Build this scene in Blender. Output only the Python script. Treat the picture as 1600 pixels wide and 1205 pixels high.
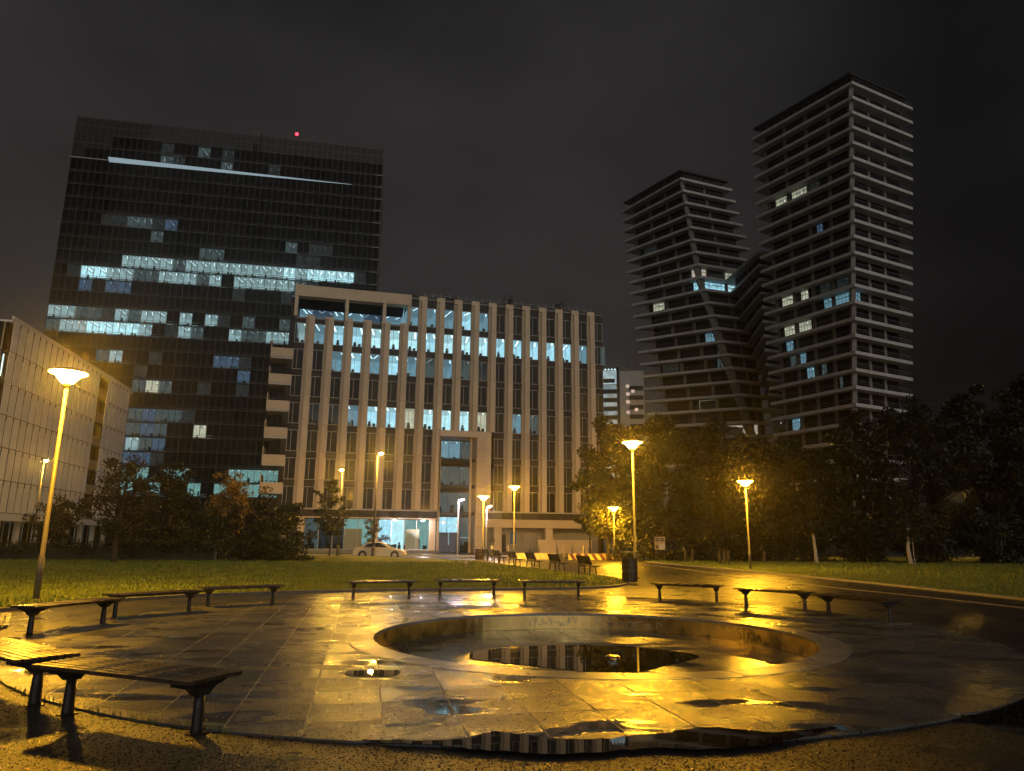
import bpy, math, random
import numpy as np
from mathutils import Vector, Matrix
PI = math.pi
for o in list(bpy.data.objects):
    bpy.data.objects.remove(o)
S = bpy.context.scene
C = S.collection

# ---------------------------------------------------------------- camera
cam_d = bpy.data.cameras.new('camera')
cam_d.lens = 25.0; cam_d.sensor_width = 36.0; cam_d.clip_end = 3000; cam_d.clip_start = 0.1
cam = bpy.data.objects.new('camera', cam_d); C.objects.link(cam)
cam.matrix_world = Matrix.Translation((0, 0, 1.6)) @ Matrix.Rotation(PI/2 + math.radians(12.31), 4, 'X') @ Matrix.Rotation(math.radians(.5), 4, 'Z')
S.camera = cam

# ---------------------------------------------------------------- night sky: low cloud lit by the city
W = bpy.data.worlds.new('World'); S.world = W; W.use_nodes = True
nt = W.node_tree; nt.nodes.clear()
def wn(t, **k):
    n = nt.nodes.new(t)
    for a, b in k.items(): setattr(n, a, b)
    return n
wo = wn('ShaderNodeOutputWorld'); bg = wn('ShaderNodeBackground'); tc = wn('ShaderNodeTexCoord')
mp = wn('ShaderNodeMapping'); mp.inputs['Scale'].default_value = (1.0, 1.0, 2.0); mp.inputs['Location'].default_value = (.42, .1, .35)
nz = wn('ShaderNodeTexNoise'); nz.inputs['Scale'].default_value = 1.5; nz.inputs['Detail'].default_value = 4; nz.inputs['Roughness'].default_value = .45
rp = wn('ShaderNodeValToRGB')
rp.color_ramp.elements[0].position = .30; rp.color_ramp.elements[0].color = (.0105, .0100, .0100, 1)
rp.color_ramp.elements[1].position = .70; rp.color_ramp.elements[1].color = (.040, .0375, .0370, 1)
nt.links.new(tc.outputs['Generated'], mp.inputs['Vector']); nt.links.new(mp.outputs['Vector'], nz.inputs['Vector'])
nt.links.new(nz.outputs['Fac'], rp.inputs['Fac'])
# the town lies ahead and to the left: the cloud is darker towards the right
sep = wn('ShaderNodeSeparateXYZ'); nt.links.new(tc.outputs['Generated'], sep.inputs[0])
gr = wn('ShaderNodeMapRange'); gr.interpolation_type = 'SMOOTHSTEP'
gr.inputs['From Min'].default_value = .12; gr.inputs['From Max'].default_value = .62; gr.inputs['To Min'].default_value = 1.0; gr.inputs['To Max'].default_value = .36
nt.links.new(sep.outputs['X'], gr.inputs['Value'])
vs = wn('ShaderNodeVectorMath', operation='SCALE'); nt.links.new(rp.outputs['Color'], vs.inputs[0]); nt.links.new(gr.outputs['Result'], vs.inputs['Scale'])
nt.links.new(vs.outputs['Vector'], bg.inputs['Color'])
bg.inputs['Strength'].default_value = 1.0
nt.links.new(bg.outputs['Background'], wo.inputs['Surface'])

# one very weak, low, wide sun: the glow of the town behind the viewer
sd = bpy.data.lights.new('sun', 'SUN'); sd.energy = 1.0; sd.angle = math.radians(70); sd.color = (1, .90, .79)
sun = bpy.data.objects.new('sun', sd); C.objects.link(sun)
sun.rotation_euler = Vector((-.42, .9, -.2)).to_track_quat('-Z', 'Y').to_euler()
S.view_settings.view_transform = 'Standard'; S.view_settings.look = 'None'
S.view_settings.exposure = 0; S.view_settings.gamma = 1; S.view_settings.use_curve_mapping = False
S.render.engine = 'CYCLES'
S.cycles.max_bounces = 6; S.cycles.transparent_max_bounces = 8; S.cycles.sample_clamp_indirect = 4

# ---------------------------------------------------------------- materials
M = {}
def pmat(name, col, rough=.6, metal=0, spec=.5, var=0, vscale=3.0, bump=0, bscale=60, rvar=0, rscale=2.0, coords='Object', orand=0, detail=4, bdist=.01):
    m = bpy.data.materials.new(name); m.use_nodes = True; t = m.node_tree
    b = t.nodes['Principled BSDF']
    b.inputs['Base Color'].default_value = (*col, 1); b.inputs['Roughness'].default_value = rough
    b.inputs['Metallic'].default_value = metal; b.inputs['Specular IOR Level'].default_value = spec
    geo = t.nodes.new('ShaderNodeNewGeometry') if coords == 'World' else t.nodes.new('ShaderNodeTexCoord')
    co = geo.outputs['Position'] if coords == 'World' else geo.outputs['Object']
    colsock = None
    if var or orand:
        n = t.nodes.new('ShaderNodeTexNoise'); n.inputs['Scale'].default_value = vscale; n.inputs['Detail'].default_value = detail
        t.links.new(co, n.inputs['Vector'])
        h = t.nodes.new('ShaderNodeMapRange'); h.inputs['From Min'].default_value = .3; h.inputs['From Max'].default_value = .7
        h.inputs['To Min'].default_value = 1 - var; h.inputs['To Max'].default_value = 1 + var
        t.links.new(n.outputs['Fac'], h.inputs['Value'])
        val = h.outputs['Result']
        if orand:
            oi = t.nodes.new('ShaderNodeObjectInfo'); r = t.nodes.new('ShaderNodeMapRange')
            r.inputs['To Min'].default_value = 1 - orand; r.inputs['To Max'].default_value = 1 + orand
            t.links.new(oi.outputs['Random'], r.inputs['Value'])
            mu = t.nodes.new('ShaderNodeMath'); mu.operation = 'MULTIPLY'
            t.links.new(val, mu.inputs[0]); t.links.new(r.outputs['Result'], mu.inputs[1]); val = mu.outputs[0]
        vm = t.nodes.new('ShaderNodeVectorMath'); vm.operation = 'SCALE'; vm.inputs[0].default_value = col
        t.links.new(val, vm.inputs['Scale']); t.links.new(vm.outputs['Vector'], b.inputs['Base Color'])
    if rvar:
        n = t.nodes.new('ShaderNodeTexNoise'); n.inputs['Scale'].default_value = rscale; n.inputs['Detail'].default_value = 3
        t.links.new(co, n.inputs['Vector'])
        h = t.nodes.new('ShaderNodeMapRange'); h.inputs['From Min'].default_value = .35; h.inputs['From Max'].default_value = .65
        h.inputs['To Min'].default_value = max(.02, rough - rvar); h.inputs['To Max'].default_value = rough + rvar
        t.links.new(n.outputs['Fac'], h.inputs['Value']); t.links.new(h.outputs['Result'], b.inputs['Roughness'])
    if bump:
        n = t.nodes.new('ShaderNodeTexNoise'); n.inputs['Scale'].default_value = bscale; n.inputs['Detail'].default_value = 2
        t.links.new(co, n.inputs['Vector'])
        bp = t.nodes.new('ShaderNodeBump'); bp.inputs['Strength'].default_value = bump; bp.inputs['Distance'].default_value = bdist
        t.links.new(n.outputs['Fac'], bp.inputs['Height']); t.links.new(bp.outputs['Normal'], b.inputs['Normal'])
    M[name] = m; return m
def emat(name, col, strength, sample=False, var=0, vscale=2.0):
    m = bpy.data.materials.new(name); m.use_nodes = True; t = m.node_tree; t.nodes.clear()
    o = t.nodes.new('ShaderNodeOutputMaterial'); e = t.nodes.new('ShaderNodeEmission')
    e.inputs['Color'].default_value = (*col, 1); e.inputs['Strength'].default_value = strength
    if var:
        co = t.nodes.new('ShaderNodeNewGeometry'); n = t.nodes.new('ShaderNodeTexNoise'); n.inputs['Scale'].default_value = vscale
        t.links.new(co.outputs['Position'], n.inputs['Vector'])
        h = t.nodes.new('ShaderNodeMapRange'); h.inputs['From Min'].default_value = .35; h.inputs['From Max'].default_value = .65
        h.inputs['To Min'].default_value = strength*(1-var); h.inputs['To Max'].default_value = strength*(1+var)
        t.links.new(n.outputs['Fac'], h.inputs['Value']); t.links.new(h.outputs['Result'], e.inputs['Strength'])
    t.links.new(e.outputs[0], o.inputs['Surface'])
    m.cycles.emission_sampling = 'FRONT_BACK' if sample else 'NONE'
    M[name] = m; return m
def clearglass(name, tint=(.9, .96, .97), refl=.08):
    m = bpy.data.materials.new(name); m.use_nodes = True; t = m.node_tree; t.nodes.clear()
    o = t.nodes.new('ShaderNodeOutputMaterial'); mx = t.nodes.new('ShaderNodeMixShader')
    tr = t.nodes.new('ShaderNodeBsdfTransparent'); tr.inputs['Color'].default_value = (*tint, 1)
    gl = t.nodes.new('ShaderNodeBsdfGlossy'); gl.inputs['Roughness'].default_value = .03
    fr = t.nodes.new('ShaderNodeFresnel'); fr.inputs['IOR'].default_value = 1.16
    t.links.new(fr.outputs[0], mx.inputs['Fac']); t.links.new(tr.outputs[0], mx.inputs[1]); t.links.new(gl.outputs[0], mx.inputs[2])
    t.links.new(mx.outputs[0], o.inputs['Surface']); M[name] = m; return m

def wet_ground(name, base, r0, r1, grain, gscale, gdist, wave, wscale, wdist, var=.25, orand=0, pscale=.9, bowl=0, stones=False, film=.60):
    """wet stone or asphalt: a grain and a slow unevenness in the normal, drier and wetter patches in the roughness;
    bowl: each slab is worn slightly hollow"""
    m = pmat(name, base, r0, var=var, vscale=1.3, coords='World', orand=orand)
    t = m.node_tree; b = t.nodes['Principled BSDF']; geo = t.nodes.new('ShaderNodeNewGeometry')
    n1 = t.nodes.new('ShaderNodeTexNoise'); n1.inputs['Scale'].default_value = pscale; n1.inputs['Detail'].default_value = 2
    t.links.new(geo.outputs['Position'], n1.inputs['Vector'])
    h = t.nodes.new('ShaderNodeMapRange'); h.interpolation_type = 'SMOOTHSTEP'; h.inputs['From Min'].default_value = .28; h.inputs['From Max'].default_value = .72
    h.inputs['To Min'].default_value = r0; h.inputs['To Max'].default_value = r1
    t.links.new(n1.outputs['Fac'], h.inputs['Value'])
    # shallow films of standing water: smooth, and the grain drowned
    mf = t.nodes.new('ShaderNodeMapping'); mf.inputs['Scale'].default_value = (.75, 1.7, 1); mf.inputs['Rotation'].default_value = (0, 0, -.2)
    nf = t.nodes.new('ShaderNodeTexNoise'); nf.inputs['Scale'].default_value = 1.15; nf.inputs['Detail'].default_value = 3; nf.inputs['Roughness'].default_value = .45
    t.links.new(geo.outputs['Position'], mf.inputs['Vector']); t.links.new(mf.outputs['Vector'], nf.inputs['Vector'])
    fm_ = t.nodes.new('ShaderNodeMapRange'); fm_.interpolation_type = 'SMOOTHSTEP'; fm_.inputs['From Min'].default_value = film-.06; fm_.inputs['From Max'].default_value = film+.05
    t.links.new(nf.outputs['Fac'], fm_.inputs['Value'])
    mxr = t.nodes.new('ShaderNodeMix'); mxr.inputs['B'].default_value = .05
    t.links.new(fm_.outputs['Result'], mxr.inputs['Factor']); t.links.new(h.outputs['Result'], mxr.inputs['A']); t.links.new(mxr.outputs['Result'], b.inputs['Roughness'])
    inv = t.nodes.new('ShaderNodeMapRange'); inv.inputs['To Min'].default_value = grain; inv.inputs['To Max'].default_value = grain*.04
    t.links.new(fm_.outputs['Result'], inv.inputs['Value'])
    n3 = t.nodes.new('ShaderNodeTexNoise'); n3.inputs['Scale'].default_value = wscale; n3.inputs['Detail'].default_value = 1
    t.links.new(geo.outputs['Position'], n3.inputs['Vector'])
    if stones:
        n2 = t.nodes.new('ShaderNodeTexVoronoi'); n2.inputs['Scale'].default_value = gscale; o2 = n2.outputs['Distance']
    else:
        n2 = t.nodes.new('ShaderNodeTexNoise'); n2.inputs['Scale'].default_value = gscale; n2.inputs['Detail'].default_value = 5; n2.inputs['Roughness'].default_value = .65; o2 = n2.outputs['Fac']
    mpg = t.nodes.new('ShaderNodeMapping'); mpg.inputs['Scale'].default_value = (1, .32, 1); mpg.inputs['Rotation'].default_value = (0, 0, -.2)
    t.links.new(geo.outputs['Position'], mpg.inputs['Vector']); t.links.new(mpg.outputs['Vector'], n2.inputs['Vector'])
    b1 = t.nodes.new('ShaderNodeBump'); b1.inputs['Strength'].default_value = wave; b1.inputs['Distance'].default_value = wdist
    b2 = t.nodes.new('ShaderNodeBump'); b2.inputs['Strength'].default_value = grain; b2.inputs['Distance'].default_value = gdist; t.links.new(inv.outputs['Result'], b2.inputs['Strength'])
    t.links.new(n3.outputs['Fac'], b1.inputs['Height']); last = b1
    if bowl:
        tc_ = t.nodes.new('ShaderNodeTexCoord'); ln = t.nodes.new('ShaderNodeVectorMath'); ln.operation = 'LENGTH'
        t.links.new(tc_.outputs['Object'], ln.inputs[0]); pw = t.nodes.new('ShaderNodeMath'); pw.operation = 'POWER'; pw.inputs[1].default_value = 2
        t.links.new(ln.outputs['Value'], pw.inputs[0]); b0 = t.nodes.new('ShaderNodeBump'); b0.inputs['Strength'].default_value = 1; b0.inputs['Distance'].default_value = bowl
        t.links.new(pw.outputs[0], b0.inputs['Height']); t.links.new(b1.outputs['Normal'], b0.inputs['Normal']); last = b0
    t.links.new(last.outputs['Normal'], b2.inputs['Normal'])
    t.links.new(o2, b2.inputs['Height']); t.links.new(b2.outputs['Normal'], b.inputs['Normal'])
    return m
wet_ground('asphalt', (.024, .024, .024), .26, .42, 1.0, 42, .016, .25, 1.1, .04, film=.68)
wet_ground('paving', (.098, .101, .106), .20, .36, .8, 42, .0075, .25, 1.3, .02, orand=.15, bowl=.03)
wet_ground('coping', (.25, .245, .235), .24, .32, .6, 42, .006, .15, 1.3, .02, orand=.06, film=.95)
wet_ground('basin_stone', (.09, .091, .093), .15, .30, .6, 85, .003, .2, 1.3, .02, orand=.1)
pmat('mortar', (.42, .39, .34), .45, var=.2, coords='World')
pmat('earth', (.035, .03, .024), .8, var=.3, coords='World', vscale=.5)
pmat('water', (.006, .006, .006), .015, spec=.5, bump=.05, bscale=5, bdist=.004)
pmat('lawn', (.082, .108, .013), .75, var=.45, vscale=.9, coords='World', bump=.9, bscale=30, bdist=.05, detail=8)
pmat('grass_blade', (.13, .175, .02), .55, orand=.2, var=.35, vscale=.6, coords='World')
pmat('kerbstone', (.12, .11, .10), .5, var=.25, vscale=4, bump=.3)
pmat('pale_kerb', (.30, .28, .25), .4, var=.2, vscale=4)
pmat('bronze', (.85, .66, .26), .30, metal=1, var=.15, vscale=2.2, rvar=.12, rscale=2.4, bump=.06, bscale=4)
pmat('graffiti_dark', (.02, .02, .025), .5)
pmat('graffiti_pale', (.5, .47, .36), .5)
pmat('bench_wood', (.060, .042, .028), .26, var=.35, vscale=9, rvar=.14, rscale=5, bump=.2, bscale=40, orand=.2)
pmat('bench_metal', (.022, .02, .018), .45, var=.2)
pmat('pole_metal', (.085, .08, .07), .42, metal=.0, var=.15)
pmat('pole_white', (.5, .5, .5), .4, var=.1)
pmat('dark_metal', (.03, .028, .026), .4, var=.2)
pmat('bark', (.05, .038, .028), .85, var=.35, vscale=8, bump=.5, bscale=20)
pmat('white_bark', (.42, .38, .32), .8, var=.3, vscale=5)
for nm, c in dict(leaf=(.036, .045, .012), leaf_dark=(.014, .017, .006), leaf_autumn=(.20, .12, .02), leaf_red=(.030, .026, .012), leaf_lime=(.06, .065, .014)).items():  # leaf_dark: the darkness of the unlit trees is put into the colour
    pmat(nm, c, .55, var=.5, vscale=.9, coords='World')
# buildings
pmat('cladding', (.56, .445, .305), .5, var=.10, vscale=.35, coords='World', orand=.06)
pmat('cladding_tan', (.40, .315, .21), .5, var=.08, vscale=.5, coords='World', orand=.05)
pmat('spandrel', (.030, .025, .020), .45, spec=.2, var=.15, orand=.15)
pmat('grey_panel', (.24, .225, .20), .5, var=.1, vscale=.6, orand=.06)
pmat('frame_metal', (.46, .44, .40), .4)
pmat('dark_body', (.02, .02, .02), .7, var=.2)
pmat('dark_glass', (.012, .012, .013), .07, spec=.12, var=.3, orand=.5, vscale=.4)
pmat('blind_glass', (.026, .023, .019), .12, spec=.12, var=.2, orand=.4, vscale=.6)
pmat('tower_glass', (.006, .0062, .0065), .06, spec=.03, var=.35, orand=.6, vscale=.25, coords='World')
pmat('tower_frame', (.035, .035, .036), .45)
pmat('tower_edge', (.30, .31, .33), .4)
clearglass('clear_glass')
clearglass('screen_glass', (.62, .62, .60))
pmat('white_panel', (.84, .84, .86), .42, var=.06, vscale=.5, coords='World', orand=.05)
pmat('concrete_white', (.48, .48, .48), .6, var=.12, vscale=.4, coords='World')
pmat('concrete_grey', (.20, .19, .18), .7, var=.2, vscale=.5, coords='World')
pmat('apartment_wall', (.06, .055, .05), .6, var=.2, vscale=.6)
pmat('silhouette', (.012, .013, .013), .8)
pmat('blue_panel', (.05, .12, .30), .4)
# light
emat('sodium', (1.0, .465, .022), 850, sample=True)
emat('sodium_street', (1.0, .52, .06), 5000, sample=True)
emat('led_white', (1.0, .86, .90), 1500, sample=True)
emat('red_beacon', (1.0, .02, .04), 14)
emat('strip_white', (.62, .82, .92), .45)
def room_mats(name, col, k, light=1.6):  # walls and ceilings emit by themselves, in place of real room lighting
    emat('rw_' + name, col, k, var=.16, vscale=1.4)
    emat('rc_' + name, tuple(min(1, c*1.0) for c in col), k*.66, var=.08, vscale=.5)
    emat('rl_' + name, tuple(.35 + .65*c for c in col), light)
room_mats('hi', (.56, .88, .94), 1.15, 3.2)
room_mats('mid', (.62, .86, .88), .50, 1.7)
room_mats('dim', (.55, .75, .76), .105, .42)
room_mats('blue', (.30, .50, .78), .18, .6)
room_mats('warm', (.90, .84, .60), .62, 1.6)
room_mats('faint', (.5, .6, .62), .035, .12)
room_mats('cool', (.44, .78, .92), 1.1, 3.6)
room_mats('coolmid', (.36, .66, .82), .42, 2.0)
room_mats('pinkwarm', (.95, .72, .58), .66, 1.5)
room_mats('teal', (.42, .80, .74), .42, 1.6)

# ---------------------------------------------------------------- mesh helpers
class MB:
    def __init__(s): s.v = []; s.f = []; s.m = []
    def face(s, pts, mi=0):
        n = len(s.v); s.v += [tuple(p) for p in pts]; s.f.append(tuple(range(n, n + len(pts)))); s.m.append(mi)
    def box(s, x0, x1, y0, y1, z0, z1, mi=0):
        n = len(s.v)
        s.v += [(x0,y0,z0),(x1,y0,z0),(x1,y1,z0),(x0,y1,z0),(x0,y0,z1),(x1,y0,z1),(x1,y1,z1),(x0,y1,z1)]
        for q in ((0,3,2,1),(4,5,6,7),(0,1,5,4),(1,2,6,5),(2,3,7,6),(3,0,4,7)):
            s.f.append(tuple(n + i for i in q)); s.m.append(mi)
        return s
    def prism(s, poly, z0, z1, mi=0, bottom=True, poly1=None):
        """poly counter-clockwise; poly1: the outline at the top if it differs"""
        n = len(s.v); k = len(poly); p1 = poly1 or poly
        s.v += [(p[0], p[1], z0) for p in poly] + [(p[0], p[1], z1) for p in p1]
        for i in range(k):
            j = (i + 1) % k; s.f.append((n+i, n+j, n+k+j, n+k+i)); s.m.append(mi)
        s.f.append(tuple(n+k+i for i in range(k))); s.m.append(mi)
        if bottom: s.f.append(tuple(n+i for i in reversed(range(k)))); s.m.append(mi)
        return s
    def tube(s, pts, rad, n=8, mi=0, cap=True, sq=(1, 1)):
        pts = [Vector(p) for p in pts]; base = len(s.v); up = None
        for i, p in enumerate(pts):
            d = (pts[min(i+1, len(pts)-1)] - pts[max(i-1, 0)]).normalized()
            if up is None: up = Vector((1, 0, 0)) if abs(d.x) < .9 else Vector((0, 1, 0))
            a = (up - d*up.dot(d)).normalized(); b = d.cross(a); up = a
            r = rad[i] if hasattr(rad, '__len__') else rad
            for k in range(n):
                t = 2*PI*k/n; s.v.append(tuple(p + a*math.cos(t)*r*sq[0] + b*math.sin(t)*r*sq[1]))
        for i in range(len(pts)-1):
            for k in range(n):
                q = base + i*n; k2 = (k+1) % n
                s.f.append((q+k, q+k2, q+n+k2, q+n+k)); s.m.append(mi)
        if cap:
            s.f.append(tuple(base + k for k in reversed(range(n)))); s.m.append(mi)
            q = base + (len(pts)-1)*n; s.f.append(tuple(q + k for k in range(n))); s.m.append(mi)
        return s
    def lathe(s, prof, n=16, c=(0, 0), mi=0):
        base = len(s.v)
        for r, z in prof:
            for k in range(n):
                t = 2*PI*k/n; s.v.append((c[0] + r*math.cos(t), c[1] + r*math.sin(t), z))
        for i in range(len(prof)-1):
            for k in range(n):
                q = base + i*n; k2 = (k+1) % n
                s.f.append((q+k, q+k2, q+n+k2, q+n+k)); s.m.append(mi)
        s.f.append(tuple(base + k for k in reversed(range(n)))); s.m.append(mi)
        q = base + (len(prof)-1)*n; s.f.append(tuple(q + k for k in range(n))); s.m.append(mi)
        return s
    def mesh(s, name, mats, smooth=False):
        me = bpy.data.meshes.new(name); me.from_pydata(s.v, [], s.f)
        for m in (mats if isinstance(mats, (list, tuple)) else [mats]): me.materials.append(M[m])
        if any(s.m): me.polygons.foreach_set('material_index', s.m)
        if smooth: me.polygons.foreach_set('use_smooth', [True]*len(me.polygons))
        me.update(); return me
    def build(s, name, mats, parent=None, loc=(0, 0, 0), smooth=False):
        return link(name, s.mesh(name, mats, smooth), parent, loc)
def link(name, me, parent=None, loc=(0, 0, 0), rz=0):
    o = bpy.data.objects.new(name, me); C.objects.link(o); o.parent = parent; o.location = loc
    if rz: o.rotation_euler.z = rz
    return o
def tag(o, label=None, cat=None, group=None, kind=None):
    if label: o['label'] = label
    if cat: o['category'] = cat
    if group: o['group'] = group
    if kind: o['kind'] = kind
    return o
def thing(name, label, cat, loc=(0, 0, 0), rz=0, group=None):
    o = bpy.data.objects.new(name, None); C.objects.link(o); o.location = loc; o.rotation_euler.z = rz
    o.empty_display_size = .2
    return tag(o, label, cat, group)
def copy_tree(o, parent=None):
    c = o.copy(); C.objects.link(c); c.parent = parent
    for ch in list(o.children): copy_tree(ch, c)
    return c
R = random.Random(7)

def cut_disc(poly, c, r, inside, n=14):
    """part of a small polygon inside (or outside) a circle; the cut follows the arc"""
    pts = []
    k = len(poly)
    for i in range(k):
        a = poly[i]; b = poly[(i+1) % k]
        for j in range(n): t = j/n; pts.append((a[0]+(b[0]-a[0])*t, a[1]+(b[1]-a[1])*t))
    ok = lambda p: (math.hypot(p[0]-c[0], p[1]-c[1]) <= r) == inside
    fl = [ok(p) for p in pts]
    if all(fl): return [tuple(p) for p in poly]
    if not any(fl): return None
    m = len(pts); st = next(i for i in range(m) if fl[i] and not fl[i-1])
    out = []
    def cross(a, b):
        lo, hi = a, b
        for _ in range(18):
            md = ((lo[0]+hi[0])/2, (lo[1]+hi[1])/2)
            if ok(md) == ok(a): lo = md
            else: hi = md
        return lo
    i = 0; ent0 = cross(pts[st], pts[st-1]); out.append(ent0)
    while i < m:
        p = pts[(st+i) % m]
        if fl[(st+i) % m]:
            # keep only true corners
            if (st+i) % m % n == 0: out.append(p)
            i += 1
        else:
            ex = cross(pts[(st+i-1) % m], p); out.append(ex)
            j = i
            while j < m and not fl[(st+j) % m]: j += 1
            en = ent0 if j >= m else cross(pts[(st+j) % m], pts[(st+j-1) % m])
            a0 = math.atan2(ex[1]-c[1], ex[0]-c[0]); a1 = math.atan2(en[1]-c[1], en[0]-c[0])
            da = (a1-a0+PI) % (2*PI) - PI
            for q in range(1, 5): out.append((c[0]+r*math.cos(a0+da*q/5), c[1]+r*math.sin(a0+da*q/5)))
            if j < m: out.append(en)
            i = j
    return out
def area(p): return .5*sum(p[i][0]*p[(i+1) % len(p)][1]-p[(i+1) % len(p)][0]*p[i][1] for i in range(len(p)))

# ================================================================= GROUND
BC = (1.4, 13.15); BR = 3.75; CW = .42           # basin centre, radius, coping width
PC = (0.1, 14.4); PR = 8.25                       # paved circle
g = MB(); rings = [BR+.3, 5, 7, 10, 16, 30, 60, 120, 250, 500]; n = 64
for r in rings:
    for k in range(n): g.v.append((BC[0]+r*math.cos(2*PI*k/n), BC[1]+r*math.sin(2*PI*k/n), -.02))
for i in range(len(rings)-1):
    for k in range(n):
        g.f.append((i*n+k, (i+1)*n+k, (i+1)*n+(k+1) % n, i*n+(k+1) % n)); g.m.append(0)
tag(g.build('ground', 'asphalt'), kind='structure')

# paved circle and its slabs
base = MB(); n = 96; ro = [(PC[0]+(PR-.06)*math.cos(2*PI*k/n), PC[1]+(PR-.06)*math.sin(2*PI*k/n)) for k in range(n)]
ri = [(BC[0]+(BR+.25)*math.cos(2*PI*k/n), BC[1]+(BR+.25)*math.sin(2*PI*k/n)) for k in range(n)]
for k in range(n):
    j = (k+1) % n
    base.face([(*ri[k], -.004), (*ro[k], -.004), (*ro[j], -.004), (*ri[j], -.004)])
    base.face([(*ro[k], -.02), (*ro[j], -.02), (*ro[j], -.004), (*ro[k], -.004)])
plaza = tag(base.build('plaza', 'mortar'), kind='structure')
ANG = math.radians(11.6); ax = (math.cos(ANG), math.sin(ANG)); ay = (-math.sin(ANG), math.cos(ANG))
SW, SD = .68, .70
def slab_cells(c, r):
    for i in range(-14, 15):
        for j in range(-14, 15):
            x0, y0 = i*SW + .004, j*SD
            q = [(x0+.009, y0+.004), (x0+SW-.009, y0+.004), (x0+SW-.009, y0+SD-.004), (x0+.009, y0+SD-.004)]
            yield [(PC[0]+u*ax[0]+v*ay[0], PC[1]+u*ax[1]+v*ay[1]) for u, v in q]
slabs = []
for q in slab_cells(PC, PR):
    p = cut_disc(q, PC, PR, True)
    if not p or abs(area(p)) < .01: continue
    p = cut_disc(p, BC, BR+CW+.012, False)
    if not p or abs(area(p)) < .012: continue
    if area(p) < 0: p = p[::-1]
    slabs.append(p)
def ctr(p): return (sum(a[0] for a in p)/len(p), sum(a[1] for a in p)/len(p))
slabs.sort(key=lambda p: -area(p)/max(4, math.hypot(*ctr(p)))**2.5)
rest = MB()
for i, p in enumerate(slabs):
    cx, cy = ctr(p)
    if i < 300:
        m = MB().prism([(a-cx, b-cy) for a, b in p], -.05, 0)
        o = m.build('paving_slab', 'paving', plaza, (cx, cy, R.uniform(-.0015, .0015)))
        o.rotation_euler = (R.gauss(0, .0028), R.gauss(0, .0028), 0)
    else: rest.prism(p, -.05, R.uniform(-.001, .001))
if rest.f: tag(rest.build('paving_slab', 'basin_stone', plaza), kind='stuff')

# fountain basin sunk in the paving
basin = thing('fountain_basin', 'round sunken basin with bronze inner wall in the wet plaza', 'fountain', (BC[0], BC[1], 0))
NSTONE = 16; DEP = .34
for k in range(NSTONE):
    a0 = 2*PI*k/NSTONE + .0012; a1 = 2*PI*(k+1)/NSTONE - .0012; m = MB(); q = 8
    outer = [((BR+CW)*math.cos(a0+(a1-a0)*i/q), (BR+CW)*math.sin(a0+(a1-a0)*i/q)) for i in range(q+1)]
    inner = [((BR-.015)*math.cos(a0+(a1-a0)*i/q), (BR-.015)*math.sin(a0+(a1-a0)*i/q)) for i in range(q+1)]
    m.prism(outer + inner[::-1], -.05, .004)
    o = m.build('coping_stone', 'coping', basin); o.location.z = R.uniform(-.001, .001)
NP = 14
for k in range(NP):
    a0 = 2*PI*k/NP + .0015; a1 = 2*PI*(k+1)/NP - .0015; m = MB(); q = 8
    for i in range(q):
        b0 = a0+(a1-a0)*i/q; b1 = a0+(a1-a0)*(i+1)/q
        pin = [(BR*math.cos(b), BR*math.sin(b)) for b in (b0, b1)]
        m.face([(*pin[1], -DEP), (*pin[0], -DEP), (*pin[0], -.051), (*pin[1], -.051)])
        po = [((BR+.03)*math.cos(b), (BR+.03)*math.sin(b)) for b in (b0, b1)]
        m.face([(*po[0], -DEP), (*po[1], -DEP), (*po[1], -.051), (*po[0], -.051)])
    m.build('wall_panel', 'bronze', basin, smooth=True)
fl = MB().prism([((BR+.2)*math.cos(2*PI*k/64), (BR+.2)*math.sin(2*PI*k/64)) for k in range(64)], -DEP-.12, -DEP-.006)
fl.build('floor_bed', 'mortar', basin)
for q in slab_cells(BC, BR):
    p = cut_disc(q, BC, BR-.03, True)
    if not p or abs(area(p)) < .01: continue
    if area(p) < 0: p = p[::-1]
    cx, cy = ctr(p)
    o = MB().prism([(a-cx, b-cy) for a, b in p], -.05, 0).build('floor_slab', 'basin_stone', basin, (cx-BC[0], cy-BC[1], -DEP + R.uniform(-.001, .001)))
    o.rotation_euler = (R.gauss(0, .0025), R.gauss(0, .0025), 0)
MB().lathe([(.13, -DEP), (.13, -DEP+.03), (.11, -DEP+.045), (.05, -DEP+.05)], 16, (.35, -.35)).build('water_nozzle', 'bronze', basin, smooth=False)
# spray-painted scrawls on the basin wall
def scrawl(name, mat, strokes, w, label):
    m = MB()
    for st in strokes:
        for (a0, z0), (a1, z1) in zip(st, st[1:]):
            t0, t1 = math.radians(a0), math.radians(a1); dx = (t1-t0)*BR; dz = z1-z0; L = math.hypot(dx, dz) or 1
            nx, nz = -dz/L*w/2/BR, dx/L*w/2; rr = BR-.006
            pt = lambda t, z: (rr*math.cos(t), rr*math.sin(t), z)
            ex, ez = dx/L*w*.35/BR, dz/L*w*.35
            m.face([pt(t0-nx-ex, z0-nz-ez), pt(t1-nx+ex, z1-nz+ez), pt(t1+nx+ex, z1+nz+ez), pt(t0+nx-ex, z0+nz-ez)])
    o = m.build(name, mat, basin); o['label'] = label
sx = lambda a, z: (a, -.30 + z*.22)
def letters(glyphs, a0, step, wdt):
    out = []
    for k, gl in enumerate(glyphs):
        for st in gl: out.append([sx(a0 - k*step - x*wdt, z) for x, z in st])
    return out
S_ = [[(.95, .9), (.5, 1), (.1, .8), (.3, .55), (.8, .4), (.9, .15), (.5, 0), (.05, .1)]]
T_ = [[(0, .95), (1, 1)], [(.5, 1), (.4, .05)]]
R_ = [[(.15, 0), (.25, 1), (.8, .95), (.9, .7), (.3, .5), (1, .02)]]
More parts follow.
